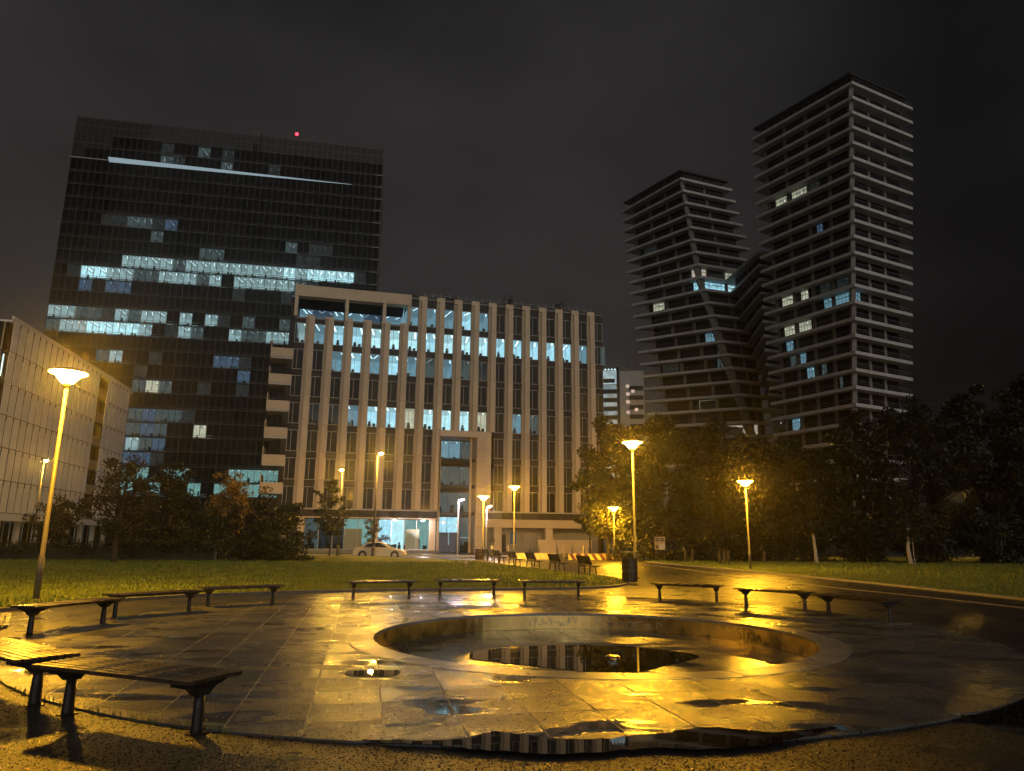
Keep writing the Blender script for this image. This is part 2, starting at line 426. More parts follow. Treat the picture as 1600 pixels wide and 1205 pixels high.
I_ = [[(.5, .6), (.45, .05)], [(.5, .85), (.5, .92)]]
M_ = [[(0, .02), (.15, .65), (.45, .2), (.75, .68), (1, .05)]]
scrawl('graffiti', 'graffiti_dark', letters([S_, T_, R_, I_, M_], 31.5, 2.0, 1.7), .016, 'dark scrawled letters reading STRIM')
rs = random.Random(5); st = []
for a in range(106, 88, -3):
    p = [(a, rs.uniform(.2, .5))]
    for i in range(7): p.append((a - i*.55 - rs.uniform(0, .3), rs.uniform(.1, 1)))
    st.append([sx(x, z) for x, z in p])
def loop(a, z, ra, rz): return [sx(a+ra*math.cos(t*PI/5), z+rz*math.sin(t*PI/5)) for t in range(11)]
st += [[sx(82, .05), sx(81.4, 1), sx(79, .9), sx(79.5, .55), sx(81.5, .5), sx(78.6, .05)], loop(76.5, .35, 1.1, .3), loop(73.3, .4, 1.1, .3), loop(70, .38, 1.1, .3),
       [sx(68, .1), sx(67, .9)], [sx(69, .6), sx(65.5, .75)], [sx(65, .5), sx(63, .45), sx(64.6, .15), sx(62.6, .1)], [sx(61, .1), sx(60.6, .7), sx(58.8, .6)]]
scrawl('graffiti', 'graffiti_pale', st, .013, 'faded pale scrawl along the far inner wall')

# standing water
def puddle(name, pts, z, label_kind='structure', sub=5, jit=.05, seed=1):
    r = random.Random(seed); out = []; k = len(pts)
    for i in range(k):
        p0, p1, p2, p3 = (Vector(pts[(i+d) % k]) for d in (-1, 0, 1, 2))
        for j in range(sub):
            t = j/sub; v = .5*((2*p1) + (p2-p0)*t + (2*p0-5*p1+4*p2-p3)*t*t + (3*p1-p0-3*p2+p3)*t**3)
            out.append((v.x + r.gauss(0, jit*.4), v.y + r.gauss(0, jit)))
    if area(out) < 0: out = out[::-1]
    cx, cy = ctr(out)
    tag(MB().prism([(a-cx, b-cy) for a, b in out], -.003, .0008).build(name, 'water', None, (cx, cy, z)), kind=label_kind)
puddle('puddle', [(-0.66, 12.63), (-0.59, 13.48), (0.04, 13.9), (1.02, 14.29), (1.99, 14.26), (2.85, 13.75), (3.3, 13.11), (2.78, 12.42), (2.36, 11.92), (1.69, 11.3), (1.09, 11.5), (0.45, 11.9), (-0.06, 12.21)], -DEP+.007, seed=2, jit=.02)
puddle('puddle', [(-1.2, 6.27), (-0.81, 6.27), (-0.4, 6.34), (-0.17, 6.56), (0.03, 6.52), (0.29, 6.42), (0.61, 6.36), (1.0, 6.45), (1.38, 6.62), (1.74, 6.76), (2.02, 6.72), (2.27, 6.62), (2.63, 6.74), (2.94, 6.85), (2.6, 6.56), (2.34, 6.40), (2.05, 6.22), (1.52, 6.10), (1.15, 6.12), (0.82, 6.03), (0.41, 5.93), (0.02, 5.98), (-0.37, 6.06), (-0.62, 6.16), (-0.94, 6.18)], .006, seed=3, jit=.014)
puddle('puddle', [(-2.02, 9.33), (-1.82, 9.44), (-1.4, 9.44), (-1.36, 9.15), (-1.57, 9.06), (-1.92, 9.10)], .006, seed=4, jit=.015)
puddle('puddle', [(4.23, 7.72), (4.93, 8.2), (6.33, 9.1), (6.8, 8.71), (5.4, 7.05), (4.41, 7.08), (4.14, 7.22), (3.91, 7.47)], -.012, seed=6, jit=.03)

# lawns with kerbs
LL = [(-45, 9), (-20, 10.5), (-13, 13), (-11.3, 16.0), (-10.7, 18.0), (-10.0, 19.5), (-7.7, 22.1), (-4.05, 23.9), (0.06, 25.0), (2.3, 25.5), (4.0, 26.8), (4.85, 29.7), (4.6, 33.2), (3.3, 36.8), (0.1, 46.9), (-2.65, 57.5), (-6, 60), (-14, 59), (-26, 53), (-60, 50)]
RL = [(17.5, 8), (15.9, 18), (15.5, 22.3), (14.9, 33.8), (12.9, 47), (11.2, 60), (9.8, 70), (30, 85), (110, 110), (110, 8)]
def smooth(p, it=2):
    for _ in range(it):
        q = []
        for i in range(len(p)):
            a, b = p[i], p[(i+1) % len(p)]
            q += [(a[0]*.75+b[0]*.25, a[1]*.75+b[1]*.25), (a[0]*.25+b[0]*.75, a[1]*.25+b[1]*.75)]
        p = q
    return p
def inside(x, y, poly):
    c = False
    for i in range(len(poly)):
        (x1, y1), (x2, y2) = poly[i], poly[i-1]
        if (y1 > y) != (y2 > y) and x < (x2-x1)*(y-y1)/(y2-y1)+x1: c = not c
    return c
lawns = {}
for nm, P in (('lawn', LL), ('lawn', RL)):
    P = smooth(P); P = P if area(P) > 0 else P[::-1]
    tag(MB().prism(P, -.02, .03).build(nm, 'lawn'), kind='structure'); lawns[len(lawns)] = P
def strip(pts, w, z0, z1):
    m = MB(); L = []
    for i, p in enumerate(pts):
        d = Vector(pts[min(i+1, len(pts)-1)]) - Vector(pts[max(i-1, 0)]); nrm = Vector((-d.y, d.x)).normalized()*w/2
        L.append(((p[0]+nrm.x, p[1]+nrm.y), (p[0]-nrm.x, p[1]-nrm.y)))
    for (a, b), (c, d) in zip(L, L[1:]):
        m.face([(*a, z1), (*b, z1), (*d, z1), (*c, z1)]); m.face([(*b, z0), (*d, z0), (*d, z1), (*b, z1)][::-1] and [(*b, z0), (*d, z0), (*d, z1), (*b, z1)])
        m.face([(*c, z0), (*a, z0), (*a, z1), (*c, z1)])
    return m
def resample(pts, step):
    out = [pts[0]]; acc = 0
    for a, b in zip(pts, pts[1:]):
        L = math.dist(a, b); k = max(1, int(L/step))
        for i in range(1, k+1): out.append((a[0]+(b[0]-a[0])*i/k, a[1]+(b[1]-a[1])*i/k))
    return out
def open_smooth(p, it=2):
    for _ in range(it):
        q = [p[0]]
        for a, b in zip(p, p[1:]): q += [(a[0]*.75+b[0]*.25, a[1]*.75+b[1]*.25), (a[0]*.25+b[0]*.75, a[1]*.25+b[1]*.75)]
        p = q + [p[-1]]
    return p
tag(strip(open_smooth(LL[2:17]), .14, -.02, .055).build('kerb', 'kerbstone'), kind='structure')
tag(strip(open_smooth(RL[0:6]), .16, -.02, .05).build('kerb', 'pale_kerb'), kind='structure')
tag(strip(open_smooth([(16.0, 10), (13.6, 18.5), (13.2, 22.5), (12.0, 28), (10.9, 41), (9.6, 56)]), .12, -.02, -.004).build('kerb', 'pale_kerb'), kind='structure')
# street with kerb and a verge in front of the offices
tag(strip([(-70, 71.5), (-20, 73.5), (0, 76), (14, 79)], .2, -.02, .10).build('kerb', 'pale_kerb'), kind='structure')
vg = [(-70, 71.6), (-20, 73.6), (-9, 75), (-10, 82), (-22, 80), (-70, 70+9)]
tag(MB().prism(vg, -.02, .09).build('lawn', 'lawn'), kind='structure')
vg = [(-1, 76), (14, 79.1), (22, 84), (21, 90), (2, 85)]
tag(MB().prism(vg, -.02, .09).build('lawn', 'lawn'), kind='structure')

# low rise at the far edge of the left lawn
m = MB(); nx_, ny_ = 28, 12
for j in range(ny_+1):
    for i in range(nx_+1):
        u, v = i/nx_*2-1, j/ny_*2-1; q = max(0, 1-u*u)*max(0, 1-v*v)
        m.v.append((-12.5+u*8.5, 55.0+v*3.6+u*.9, .02+.36*q))
for j in range(ny_):
    for i in range(nx_): m.f.append((j*(nx_+1)+i, j*(nx_+1)+i+1, (j+1)*(nx_+1)+i+1, (j+1)*(nx_+1)+i)); m.m.append(0)
tag(m.build('lawn', 'lawn', smooth=True), kind='structure')

# grass blades: thick near the viewer, thinning with distance
def grass(P, count, seed, z, box, hmin=.03, hmax=.075):
    r = np.random.default_rng(seed); V = []; F = []
    x0, x1, y0, y1 = box; tries = 0
    while len(F) < count and tries < count*30:
        tries += 1
        x = r.uniform(x0, x1); y = r.uniform(y0, y1); d = math.hypot(x, y)
        if r.random() > (18/max(18, d))**1.6 or abs(x) > y*.80+2 or not inside(x, y, P): continue
        a = r.uniform(0, PI); h = r.uniform(hmin, hmax)*(1 + d/60); w = .006*(1 + d/16)
        lx, ly = r.normal(0, .02), r.normal(0, .02); k = len(V)
        V += [(x-w*math.cos(a), y-w*math.sin(a), z), (x+w*math.cos(a), y+w*math.sin(a), z), (x+lx, y+ly, z+h)]; F.append((k, k+1, k+2))
    m = MB(); m.v = V; m.f = F; m.m = [0]*len(F); return m
tag(grass(lawns[0], 60000, 1, .028, (-38, 5, 12, 60)).build('grass', 'grass_blade'), 'short green grass on the lawn behind the benches', 'grass', kind='stuff')
tag(grass(lawns[1], 22000, 2, .028, (11, 48, 16, 62)).build('grass', 'grass_blade'), 'short green grass on the lawn beyond the wet path', 'grass', kind='stuff')
# small glossy domes added to make the near wet ground sparkle
pmat('grit', (.026, .026, .026), .14)
def grit(count, seed, ok, z, r0, r1, h, y0, y1):
    r = np.random.default_rng(seed); V = []; F = []; k = 0
    while k < count:
        y = y0+(y1-y0)*r.random(); x = r.uniform(-.8*y-.3, .8*y+.3)
        if not ok(x, y): continue
        k += 1; R0 = r.uniform(r0, r1); b = len(V); ph = r.uniform(0, 1.05); tx, ty = r.normal(0, .3, 2)*R0
        for i in range(6): V.append((x+R0*math.cos(ph+i*PI/3), y+R0*math.sin(ph+i*PI/3), z))
        V.append((x+tx, y+ty, z+h*r.uniform(.5, 1.2)))
        F += [(b+i, b+(i+1) % 6, b+6) for i in range(6)]
    m = MB(); m.v = V; m.f = F; m.m = [0]*len(F); return m
onp = lambda x, y: math.hypot(x-PC[0], y-PC[1]) < PR-.03
tag(grit(34000, 11, lambda x, y: not onp(x, y), -.0195, .003, .009, .0048, 4.2, 8.6).build('glint_grit', 'grit', smooth=True), 'glossy grit added for glints on the near asphalt', 'grit', kind='stuff')
tag(grit(18000, 12, lambda x, y: onp(x, y) and math.hypot(x-BC[0], y-BC[1]) > BR+CW, .001, .003, .0085, .004, 6.1, 11.5).build('glint_grit', 'grit', smooth=True), 'fine glossy grit added for glints on the near paving slabs', 'grit', kind='stuff')
# weeds in the joint round the paved circle
m = MB(); rw = random.Random(3)
for k in range(420):
    t = rw.choice([rw.uniform(3.55, 4.65), rw.uniform(3.9, 4.45), rw.uniform(4.7, 6.6), rw.uniform(2.6, 3.5), rw.uniform(-.3, .9)])
    x = PC[0]+(PR+rw.gauss(0, .02))*math.cos(t); y = PC[1]+(PR+rw.gauss(0, .02))*math.sin(t)
    for q in range(rw.randint(1, 5)):
        a = rw.uniform(0, 6.3); h = rw.uniform(.008, .045)*(1.5 if 3.9 < t < 4.4 else .7); l = rw.uniform(.01, .035); w = .004
        m.face([(x-w*math.sin(a), y+w*math.cos(a), -.018), (x+w*math.sin(a), y-w*math.cos(a), -.018), (x+l*math.cos(a), y+l*math.sin(a), h)])
tag(m.build('weeds', 'grass_blade'), 'small weeds in the joint around the paved circle', 'weeds', kind='stuff')

# ================================================================= BUILDINGS
ROOM = {}
def room_mesh(w, h, dep, seed, strips=2):
    """inside of a lit office bay: glowing walls and ceiling with light strips, floor and things by the window; front open"""
    key = (round(w, 2), round(h, 2), dep, seed, strips)
    if key in ROOM: return ROOM[key]
    r = random.Random(seed); m = MB()
    m.face([(0, dep, 0), (w, dep, 0), (w, dep, h), (0, dep, h)], 0)
    m.face([(0, 0, h), (0, dep, h), (w, dep, h), (w, 0, h)], 1)
    m.face([(0, 0, 0), (w, 0, 0), (w, dep, 0), (0, dep, 0)], 3)
    m.face([(.004, 0, 0), (.004, dep, 0), (.004, dep, h), (.004, 0, h)], 0); m.face([(w-.004, dep, 0), (w-.004, 0, 0), (w-.004, 0, h), (w-.004, dep, h)], 0)
    for k in range(strips):
        x = w*(k+.5)/strips + r.uniform(-.1, .1); sl = r.choice([-.5, .5, .35])
        y0 = r.uniform(.4, 1.0); y1 = y0 + dep*r.uniform(.25, .6)
        m.face([(x-.09, y0, h-.04), (x-.09+sl, y1, h-.04), (x+.09+sl, y1, h-.04), (x+.09, y0, h-.04)], 2)
    if r.random() < .55:                             # partition
        x = r.uniform(.2, w-.2); m.box(x, x+.08, 1.2, dep-.02, .01, h-.05, 0)
    for k in range(r.randint(1, 3)):                 # desks, chairs, plants
        x = r.uniform(.05, max(.1, w-.6)); ww = r.uniform(.25, .6); hh = r.uniform(.2, .7)
        m.box(x, x+ww, .25, .6, .01, hh, 3)
        if r.random() < .3: m.lathe([(.06, hh), (r.uniform(.12, .2), hh+.1), (r.uniform(.12, .22), hh+.25), (.04, hh+.36)], 6, (x+ww/2, .42), 3)
    for k in range(2):
        x = r.uniform(.05, w-.4); m.box(x, x+r.uniform(.2, .4), dep-.5, dep-.02, .01, r.uniform(.6, 1.5), 3)
    me = m.mesh('room', ['rw_mid', 'rc_mid', 'rl_mid', 'silhouette']); ROOM[key] = me; return me
def place_room(parent, x, y, z, w, h, dep, lvl, seed, rz=0, strips=2):
    o = link('lit_room', room_mesh(w, h, dep, seed % 9, strips), parent, (x, y, z), rz)
    for i, p in enumerate(('rw_', 'rc_', 'rl_')):
        o.material_slots[i].link = 'OBJECT'; o.material_slots[i].material = M[p+lvl]
    return o
def set_mat(o, i, name):
    o.material_slots[i].link = 'OBJECT'; o.material_slots[i].material = M[name]

# ---------------- office block with tall pilasters (local x along the facade, y into the building)
mid = thing('office_block', 'nine storey beige office block with tall pilasters and lit upper windows', 'building', (-28.0, 88.1, 0), math.radians(14.66))
ML = 42.2; NB = 18; BW = 2.42; FH = 3.5; Z0 = 5.3; DEPB = 22
b = MB()
b.box(0, ML, 6.6, DEPB, 0, 33.6)
for k in range(9): b.box(0.02, ML-.02, .42, 6.58, Z0+FH*k-.45, Z0+FH*k-.12)
b.box(0, .12, .42, 6.59, 0, 33.5); b.box(ML-.12, ML, .42, 6.59, 0, 33.5)
b.build('core_wall', 'dark_body', mid)
MB().box(-.1, ML+.1, 0, DEPB, 33.61, 33.75).build('roof', 'grey_panel', mid)
def in_portal(k, r): return r < 3 and k in (8, 9, 10)
def in_terrace(k, r): return r == 7 and k <= 5
lit = {}
for k, v in zip(range(18), ['mid', 'coolmid', 'cool', 'cool', 'hi', 'hi', 'hi', 'cool', 'hi', 'hi', 'hi', 'cool', 'cool', 'cool', 'cool', 'cool', 'coolmid', 'dim']): lit[(k, 6)] = v
for k, v in zip(range(6, 11), ['coolmid', 'coolmid', 'coolmid', 'cool', 'coolmid']): lit[(k, 7)] = v
for k, v in zip(range(2, 10), ['coolmid', 'cool', 'coolmid', 'cool', 'coolmid', 'dim', 'coolmid', 'coolmid']): lit[(k, 5)] = v
lit[(9, 5)] = 'dim'; lit[(10, 5)] = 'faint'
for k, v in {1: 'faint', 2: 'faint', 3: 'coolmid', 4: 'cool', 5: 'cool', 6: 'warm', 7: 'hi', 8: 'hi', 9: 'hi', 10: 'warm', 12: 'coolmid', 13: 'dim'}.items(): lit[(k, 3)] = v
WW, WH = 1.30, 2.66
fm = MB()
for a in ((0, WW, 0, .05), (0, WW, WH-.05, WH), ): fm.box(a[0], a[1], 0, .08, a[2], a[3])
fm.box(0, .05, 0, .08, .05, WH-.05); fm.box(WW-.05, WW, 0, .08, .05, WH-.05); fm.box(WW*.36, WW*.36+.045, 0, .08, .05, WH-.05)
frame_me = fm.mesh('window', 'frame_metal')
pane_me = MB().box(.05, WW-.05, .03, .05, .05, WH-.05).mesh('pane', 'dark_glass')
sp_me = MB().box(0, WW, .02, .2, 0, FH-WH-.04).mesh('spandrel', 'spandrel')
pan = MB().box(0, .70, -.30, .1, .012, FH-.012); clad_me = pan.mesh('cladding_panel', 'cladding')
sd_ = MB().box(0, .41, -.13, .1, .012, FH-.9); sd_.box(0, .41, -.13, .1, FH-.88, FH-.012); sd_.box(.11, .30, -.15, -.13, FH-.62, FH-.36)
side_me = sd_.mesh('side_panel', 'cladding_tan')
back_me = MB().box(0, BW-.01, .21, .4, 0, FH-WH-.05).mesh('spandrel_back', 'dark_body')
for k in range(NB):
    xw = .6 + BW*k - WW/2                          # left edge of this bay's window
    for r in range(8):
        z = Z0 + FH*r
        if in_portal(k, r) or in_terrace(k, r): continue
        wdt = WW
        f = link('window', frame_me, mid, (xw, .05, z)); p = link('pane', pane_me, f)
        key = lit.get((k, r))
        if key:
            set_mat(p, 0, 'clear_glass'); place_room(mid, xw-.6, .45, z-.05, BW-.01, 2.95, 5.0 if key not in ('warm',) else 3.4, key, k*3+r)
        elif R.random() < .42: set_mat(p, 0, 'blind_glass')
        link('spandrel', sp_me, mid, (xw, .02, z+WH+.02))
        if k < NB-1:
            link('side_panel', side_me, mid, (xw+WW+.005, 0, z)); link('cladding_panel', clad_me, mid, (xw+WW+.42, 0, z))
for k in range(NB-1):                               # dark parapet panels are above the windows, light ones above the pilasters
    if k <= 5: continue
    xw = .6 + BW*k - WW/2
    MB().box(xw, xw+WW, .02, .3, 33.3, 33.95).build('parapet_panel', 'spandrel', mid)
    MB().box(xw+WW+.005, xw+BW-.005, -.28, .3, 33.3, 33.95).build('parapet_panel', 'cladding', mid)
MB().box(.6+BW*17-WW/2, ML, .02, .3, 33.3, 33.95).build('parapet_panel', 'spandrel', mid)
# corner pilaster on the left
for r in range(7):
    link('cladding_panel', clad_me, mid, (1.24+BW*0-1.9-.05, .02, Z0+FH*r)) if False else None
# sheltered terrace on the top floor
t = MB(); t.box(-.35, 14.75, -.35, 3.2, 32.5, 34.0); t.build('terrace_fascia', 'cladding', mid)
for x in (-.3, 6.1, 11.0, 14.3):
    MB().box(x, x+.42, -.28, .2, 29.8, 32.49).build('terrace_column', 'cladding', mid)
    MB().box(x+.05, x+.30, .21, 3.1, 29.8, 32.49).build('terrace_fin', 'white_panel', mid)
for x0, x1 in ((.2, 6.0), (6.6, 10.9), (11.5, 14.2)):
    s = MB(); s.face([(x0, .9, 32.48), (x1, .9, 32.48), (x1, 3.0, 31.75), (x0, 3.0, 31.75)][::-1]); s.build('sloped_soffit', 'dark_glass', mid)
    n = int((x1-x0)/1.45)
    for i in range(n):
        a = x0+(x1-x0)*i/n; bb = x0+(x1-x0)*(i+1)/n
        f = MB().box(a, a+.05, 2.98, 3.06, 29.8, 31.74).build('window', 'tower_frame', mid)
        MB().box(a+.06, bb-.01, 3.0, 3.02, 29.85, 31.74).build('pane', 'clear_glass', f)
        place_room(mid, a, 3.1, 29.75, bb-a-.01, 2.2, 3.3, 'blue' if i % 3 else 'coolmid', i+int(x0*3))
MB().box(-.1, 14.6, .02, 3.2, 29.55, 29.75).build('terrace_floor', 'grey_panel', mid)
for k in range(6):
    xw = .6+BW*k-WW/2; MB().box(xw+WW+.005, xw+BW-.005, -.27, .2, 29.62, 29.95).build('parapet_panel', 'cladding', mid)
# roof edge railing
for i in range(22):
    x = 16.5 + i*1.16; MB().tube([(x, .2, 33.96), (x, .2, 34.75)], .03, 5).build('railing_post', 'frame_metal', mid)
MB().tube([(16.5, .2, 34.4), (40.9, .2, 34.4)], .015, 4).build('railing_wire', 'frame_metal', mid)
# balconies stacked on the left end
for i in range(7):
    zb = 24.3 + 3.45 - 3.42*i
    if i == 0: continue
    bal = MB(); bal.box(-2.75, -.02, .2, 3.4, zb-.25, zb); o = bal.build('balcony', 'concrete_white', mid)
    MB().box(-2.75, -.02, .1, .22, zb-.02, zb+1.12).build('balcony_front', 'cladding', o)
    MB().box(-2.80, -2.68, .23, 3.4, zb-.02, zb+2.1).build('balcony_side', 'cladding', o)
    rl = MB()
    for q in range(4): rl.tube([(-2.7, .16, zb+1.3+.24*q), (-.05, .16, zb+1.3+.24*q)], .018, 4)
    for q in range(3): rl.tube([(-1.9+q*.9, .16, zb+1.1), (-1.9+q*.9, .16, zb+2.1)], .018, 4)
    rl.build('balcony_railing', 'tower_frame', o)
MB().box(-.75, -.01, .3, 8, 0, 32.4).build('end_wall', 'spandrel', mid)
# ledge above the ground floor
for x0, x1 in ((-.7, 19.1), (25.3, 40.2)):
    n = max(1, round((x1-x0)/2.42))
    for i in range(n):
        a = x0+(x1-x0)*i/n; bb = x0+(x1-x0)*(i+1)/n
        MB().box(a+.03, bb-.03, -.34, .38, 4.32, 5.16).build('ledge_panel', 'spandrel', mid)
    MB().box(x0, x1, -.42, .38, 5.17, 5.27).build('ledge_top', 'frame_metal', mid)
    MB().box(x0, x1, -.46, .38, 4.16, 4.31).build('ledge_bottom', 'cladding', mid)
# glazed shop front on the ground floor, left
for x in (-.1, 2.0, 11.0, 18.2):
    MB().box(x, x+.75, -.2, .5, 0, 4.15).build('column', 'cladding', mid)
SH = [(-.0, 2.0, 'faint'), (2.8, 4.5, 'dim'), (4.5, 6.2, 'faint'), (6.2, 7.6, 'faint'), (7.6, 9.2, 'teal'), (9.2, 11.0, 'teal'), (11.8, 13.4, 'cool'), (13.4, 15.0, 'hi'), (15.0, 16.6, 'teal'), (16.6, 18.2, 'teal')]
for i, (a, bb, lv) in enumerate(SH):
    f = MB().box(a, a+.06, .6, .7, .35, 4.12).box(a+.061, bb-.005, .6, .7, .35, .42).build('window', 'frame_metal', mid)
    MB().box(a+.065, bb-.005, .63, .65, .43, 4.12).build('pane', 'clear_glass', f)
    place_room(mid, a, .75, .3, bb-a-.005, 3.8, 4.2, lv, i+2, strips=1)
MB().box(7.7, 9.8, .72, .9, .36, 2.9).build('poster_wall', 'cladding_tan', mid)
MB().box(15.3, 17.0, .72, .82, .36, 2.9).build('door_surround', 'cladding', mid)
d_ = MB().box(15.6, 16.1, .66, .71, .4, 2.5).box(16.18, 16.7, .66, .71, .4, 2.5); d_.build('door', 'frame_metal', mid)
MB().box(-1.5, 19.4, -.6, .95, -.01, .32).build('plinth', 'concrete_grey', mid)
for x in (13.7, 17.3):
    o = MB().lathe([(.14, 4.02), (.16, 4.10), (.03, 4.14)], 10, (x, -.6)).build('wall_lamp', 'frame_metal', mid)
    MB().lathe([(.10, 3.97), (.13, 4.015)], 10, (x, -.6)).build('lamp_glass', 'led_white', o)
# tall entrance recess
pr = thing if False else None
MB().box(19.15, 25.3, -.55, 3.9, 14.95, 15.75).build('portal_beam', 'cladding', mid)
for i in range(9):
    z0 = i*1.66; MB().box(24.1, 25.28, -.55, 3.9, z0+.012, z0+1.65).build('portal_stone', 'cladding', mid)
MB().box(19.12, 19.4, -.3, 3.9, 0, 14.94).build('portal_jamb', 'cladding_tan', mid)
for r in range(4):
    zf = 1.0 if r == 0 else Z0+FH*(r-1)-.2
    for i in range(3):
        a = 19.42+1.55*i; h = 3.6 if r == 0 else FH-.75
        f = MB().box(a, a+.05, 3.2, 3.3, zf, zf+h).build('window', 'tower_frame', mid)
        MB().box(a+.06, a+1.545, 3.23, 3.25, zf, zf+h).build('pane', 'clear_glass', f)
        place_room(mid, a, 3.35, zf-.05, 1.54, h+.05, 3.2, ['cool' if i < 2 else 'dim', 'dim', 'dim', 'coolmid' if i < 2 else 'dim'][r], r*3+i)
    MB().box(19.42, 24.08, 3.19, 3.4, zf+(3.61 if r == 0 else FH-.74), zf+(4.1 if r == 0 else FH-.01)).build('floor_band', 'spandrel', mid)
sdg = MB().tube([(23.5, .4, 0), (23.5, .4, 14.9)], .16, 8); sdg.build('column', 'cladding', mid)
MB().box(19.45, 23.9, 3.15, 3.18, 1.9, 2.0).build('door_light', 'strip_white', mid)
dd = MB().box(19.6, 21.2, 3.1, 3.14, .05, 2.6).box(21.26, 22.8, 3.1, 3.14, .05, 2.6); dd.build('door', 'blue_panel', mid)
for r in range(3): MB().box(25.3, 26.08, -.30, .1, Z0+FH*r+.012, Z0+FH*(r+1)-.012).build('cladding_panel', 'cladding', mid)
# closed ground floor on the right
MB().box(25.3, 40.6, -.5, .4, 3.25, 4.15).build('beam', 'cladding', mid)
for x0 in (26.6, 33.6):
    MB().box(x0, x0+1.0, -.45, .35, .012, 3.24).build('column', 'cladding', mid)
x = 25.35
while x < 40.4:
    w = 1.85 if x < 33 else 2.4
    for z0, z1 in ((.02, 1.6), (1.62, 3.22)): MB().box(x, x+w-.02, .9, 1.1, z0, z1).build('wall_panel', 'grey_panel', mid)
    x += w
MB().box(28.0, 28.5, .84, .89, .1, 2.4).build('door', 'silhouette', mid)
o = MB().box(29.0, 30.0, .82, .89, 1.1, 2.9).build('window', 'frame_metal', mid); MB().box(29.06, 29.94, .79, .81, 1.16, 2.84).build('pane', 'blue_panel', o)
MB().box(25.6, 25.9, .8, .89, .1, 3.0).build('blue_panel', 'blue_panel', mid)
for a in (32.2, 34.7, 37.2): MB().box(a, a+2.46, -1.6, -1.3, 0, 1.75).build('low_wall', 'cladding', mid)
# plants on the roof
for x, h in ((20.5, .9), (28.8, 1.7), (36.3, 1.6), (14.9, .8)):
    m = MB(); rr = random.Random(int(x*10))
    for q in range(260):
        p = Vector((rr.gauss(0, .38), rr.gauss(0, .38), abs(rr.gauss(.5, .25))*h)); u = Vector((rr.gauss(0, 1), rr.gauss(0, 1), rr.gauss(0, 1))).normalized()*.12; w = u.orthogonal().normalized()*.07
        m.face([p-u, p+w, p+u, p-w])
    o = thing('roof_shrub', {20.5: 'low dark shrub on the office roof above the entrance', 28.8: 'tallest dark shrub on the office roof edge', 36.3: 'dark roof shrub nearest the right end of the office block', 14.9: 'small dark shrub on the office roof beside the terrace'}[x], 'shrub', mid.matrix_basis @ Vector((x, 1.2, 33.75)), 0, 'shrubs on the office roof')
    m.build('foliage', 'leaf_dark', o); MB().tube([(0, 0, 0), (0, 0, h*.6)], .05, 5).build('stem', 'bark', o)

# ---------------- dark glass tower on the left
tw = thing('glass_tower', 'tall dark glass office tower with rows of lit floors', 'building', (-98.9, 144.5, 0), math.radians(10.9))
TL = 68.3; NC = 26; CWD = TL/NC; PH = 3.1; ZT = 84.5
MB().box(0.1, TL-.1, 5.4, 30, 0, 90).build('core_wall', 'dark_body', tw)
fb = MB(); 
for r in range(28):
    z = ZT-PH*r
    if z < 0: break
    fb.box(.02, TL-.02, .3, 5.38, z-.35, z-.1)
fb.build('floor_plates', 'dark_body', tw)
tl = {}
def run(r, spec):
    for cols, lv in spec.items():
        for c in (cols if hasattr(cols, '__iter__') else (cols,)): tl[(r, c)] = lv
run(4, {(3, 4): 'faint', (5, 6): 'dim', 7: 'faint', 8: 'blue'}); run(5, {7: 'dim', (20, 21): 'faint', 18: 'dim'})
run(6, {(11, 12): 'dim', (19, 20): 'faint'})
run(7, {(5, 6, 7, 8): 'mid', 9: 'dim', (10, 11, 12, 13, 16): 'mid', (14, 15): 'mid', 17: 'mid', 18: 'hi', 19: 'mid', (20, 21, 22, 23): 'hi', 24: 'faint'})
run(8, {(2, 3): 'hi', 4: 'mid', 5: 'mid', (6, 7): 'dim', (8, 9): 'mid', 10: 'mid', 11: 'dim', 12: 'mid', (14, 15, 16): 'mid', (17, 18): 'mid', 19: 'dim', 20: 'faint', 1: 'faint'})
run(9, {2: 'blue', (4, 5): 'blue', 18: 'faint', 19: 'blue', 14: 'faint'})
run(11, {(0, 1): 'mid', 2: 'dim', 3: 'dim', 5: 'mid', 6: 'dim', (7, 8): 'mid', 10: 'mid', 12: 'mid', 15: 'dim', (18, 19): 'dim', 13: 'faint', 4: 'faint'})
run(12, {0: 'dim', (1, 2): 'mid', (3, 4, 5, 6): 'hi', 7: 'mid', 9: 'faint', 10: 'mid', 11: 'dim', 14: 'mid', (15, 16): 'dim', (17, 18): 'mid'})
run(14, {4: 'dim', 5: 'mid', 8: 'faint', 13: 'blue', 14: 'blue', 15: 'faint'}); run(15, {15: 'blue', 7: 'faint'}); run(16, {7: 'dim', 8: 'warm', 9: 'dim', 12: 'faint', 15: 'faint'})
run(18, {6: 'dim', 7: 'dim', 8: 'blue', 9: 'dim', 10: 'dim', 11: 'faint'}); run(19, {6: 'blue', 7: 'dim', 8: 'blue', 9: 'dim', 12: 'warm'}); run(20, {6: 'dim', 7: 'mid', 8: 'dim', 9: 'blue'})
run(21, {(6, 7, 8): 'blue', 9: 'faint'}); run(22, {(7, 8, 10, 11): 'teal', (15, 16): 'teal', 17: 'teal', 18: 'teal'}); run(23, {(5, 6, 7, 9): 'teal', (12, 14, 16, 17, 18): 'teal'})
run(-2, {7: 'faint', 10: 'dim', 12: 'faint'}) ; run(-1, {7: 'dim', 12: 'dim', 8: 'faint', 16: 'faint'})
pm = MB().box(.04, CWD/2-.02, .0, .03, .5, PH-.12).box(CWD/2+.02, CWD-.04, 0, .03, .5, PH-.12); pm.box(.04, CWD-.04, 0, .03, .1, .46)
npan = len(pm.f); pm.box(CWD/2-.05, CWD/2+.05, -.03, .05, .47, PH-.11, 1); pm.box(.02, CWD-.02, -.025, .045, .40, .47, 1)
tpane = pm.mesh('pane', ['tower_glass', 'dark_metal'])
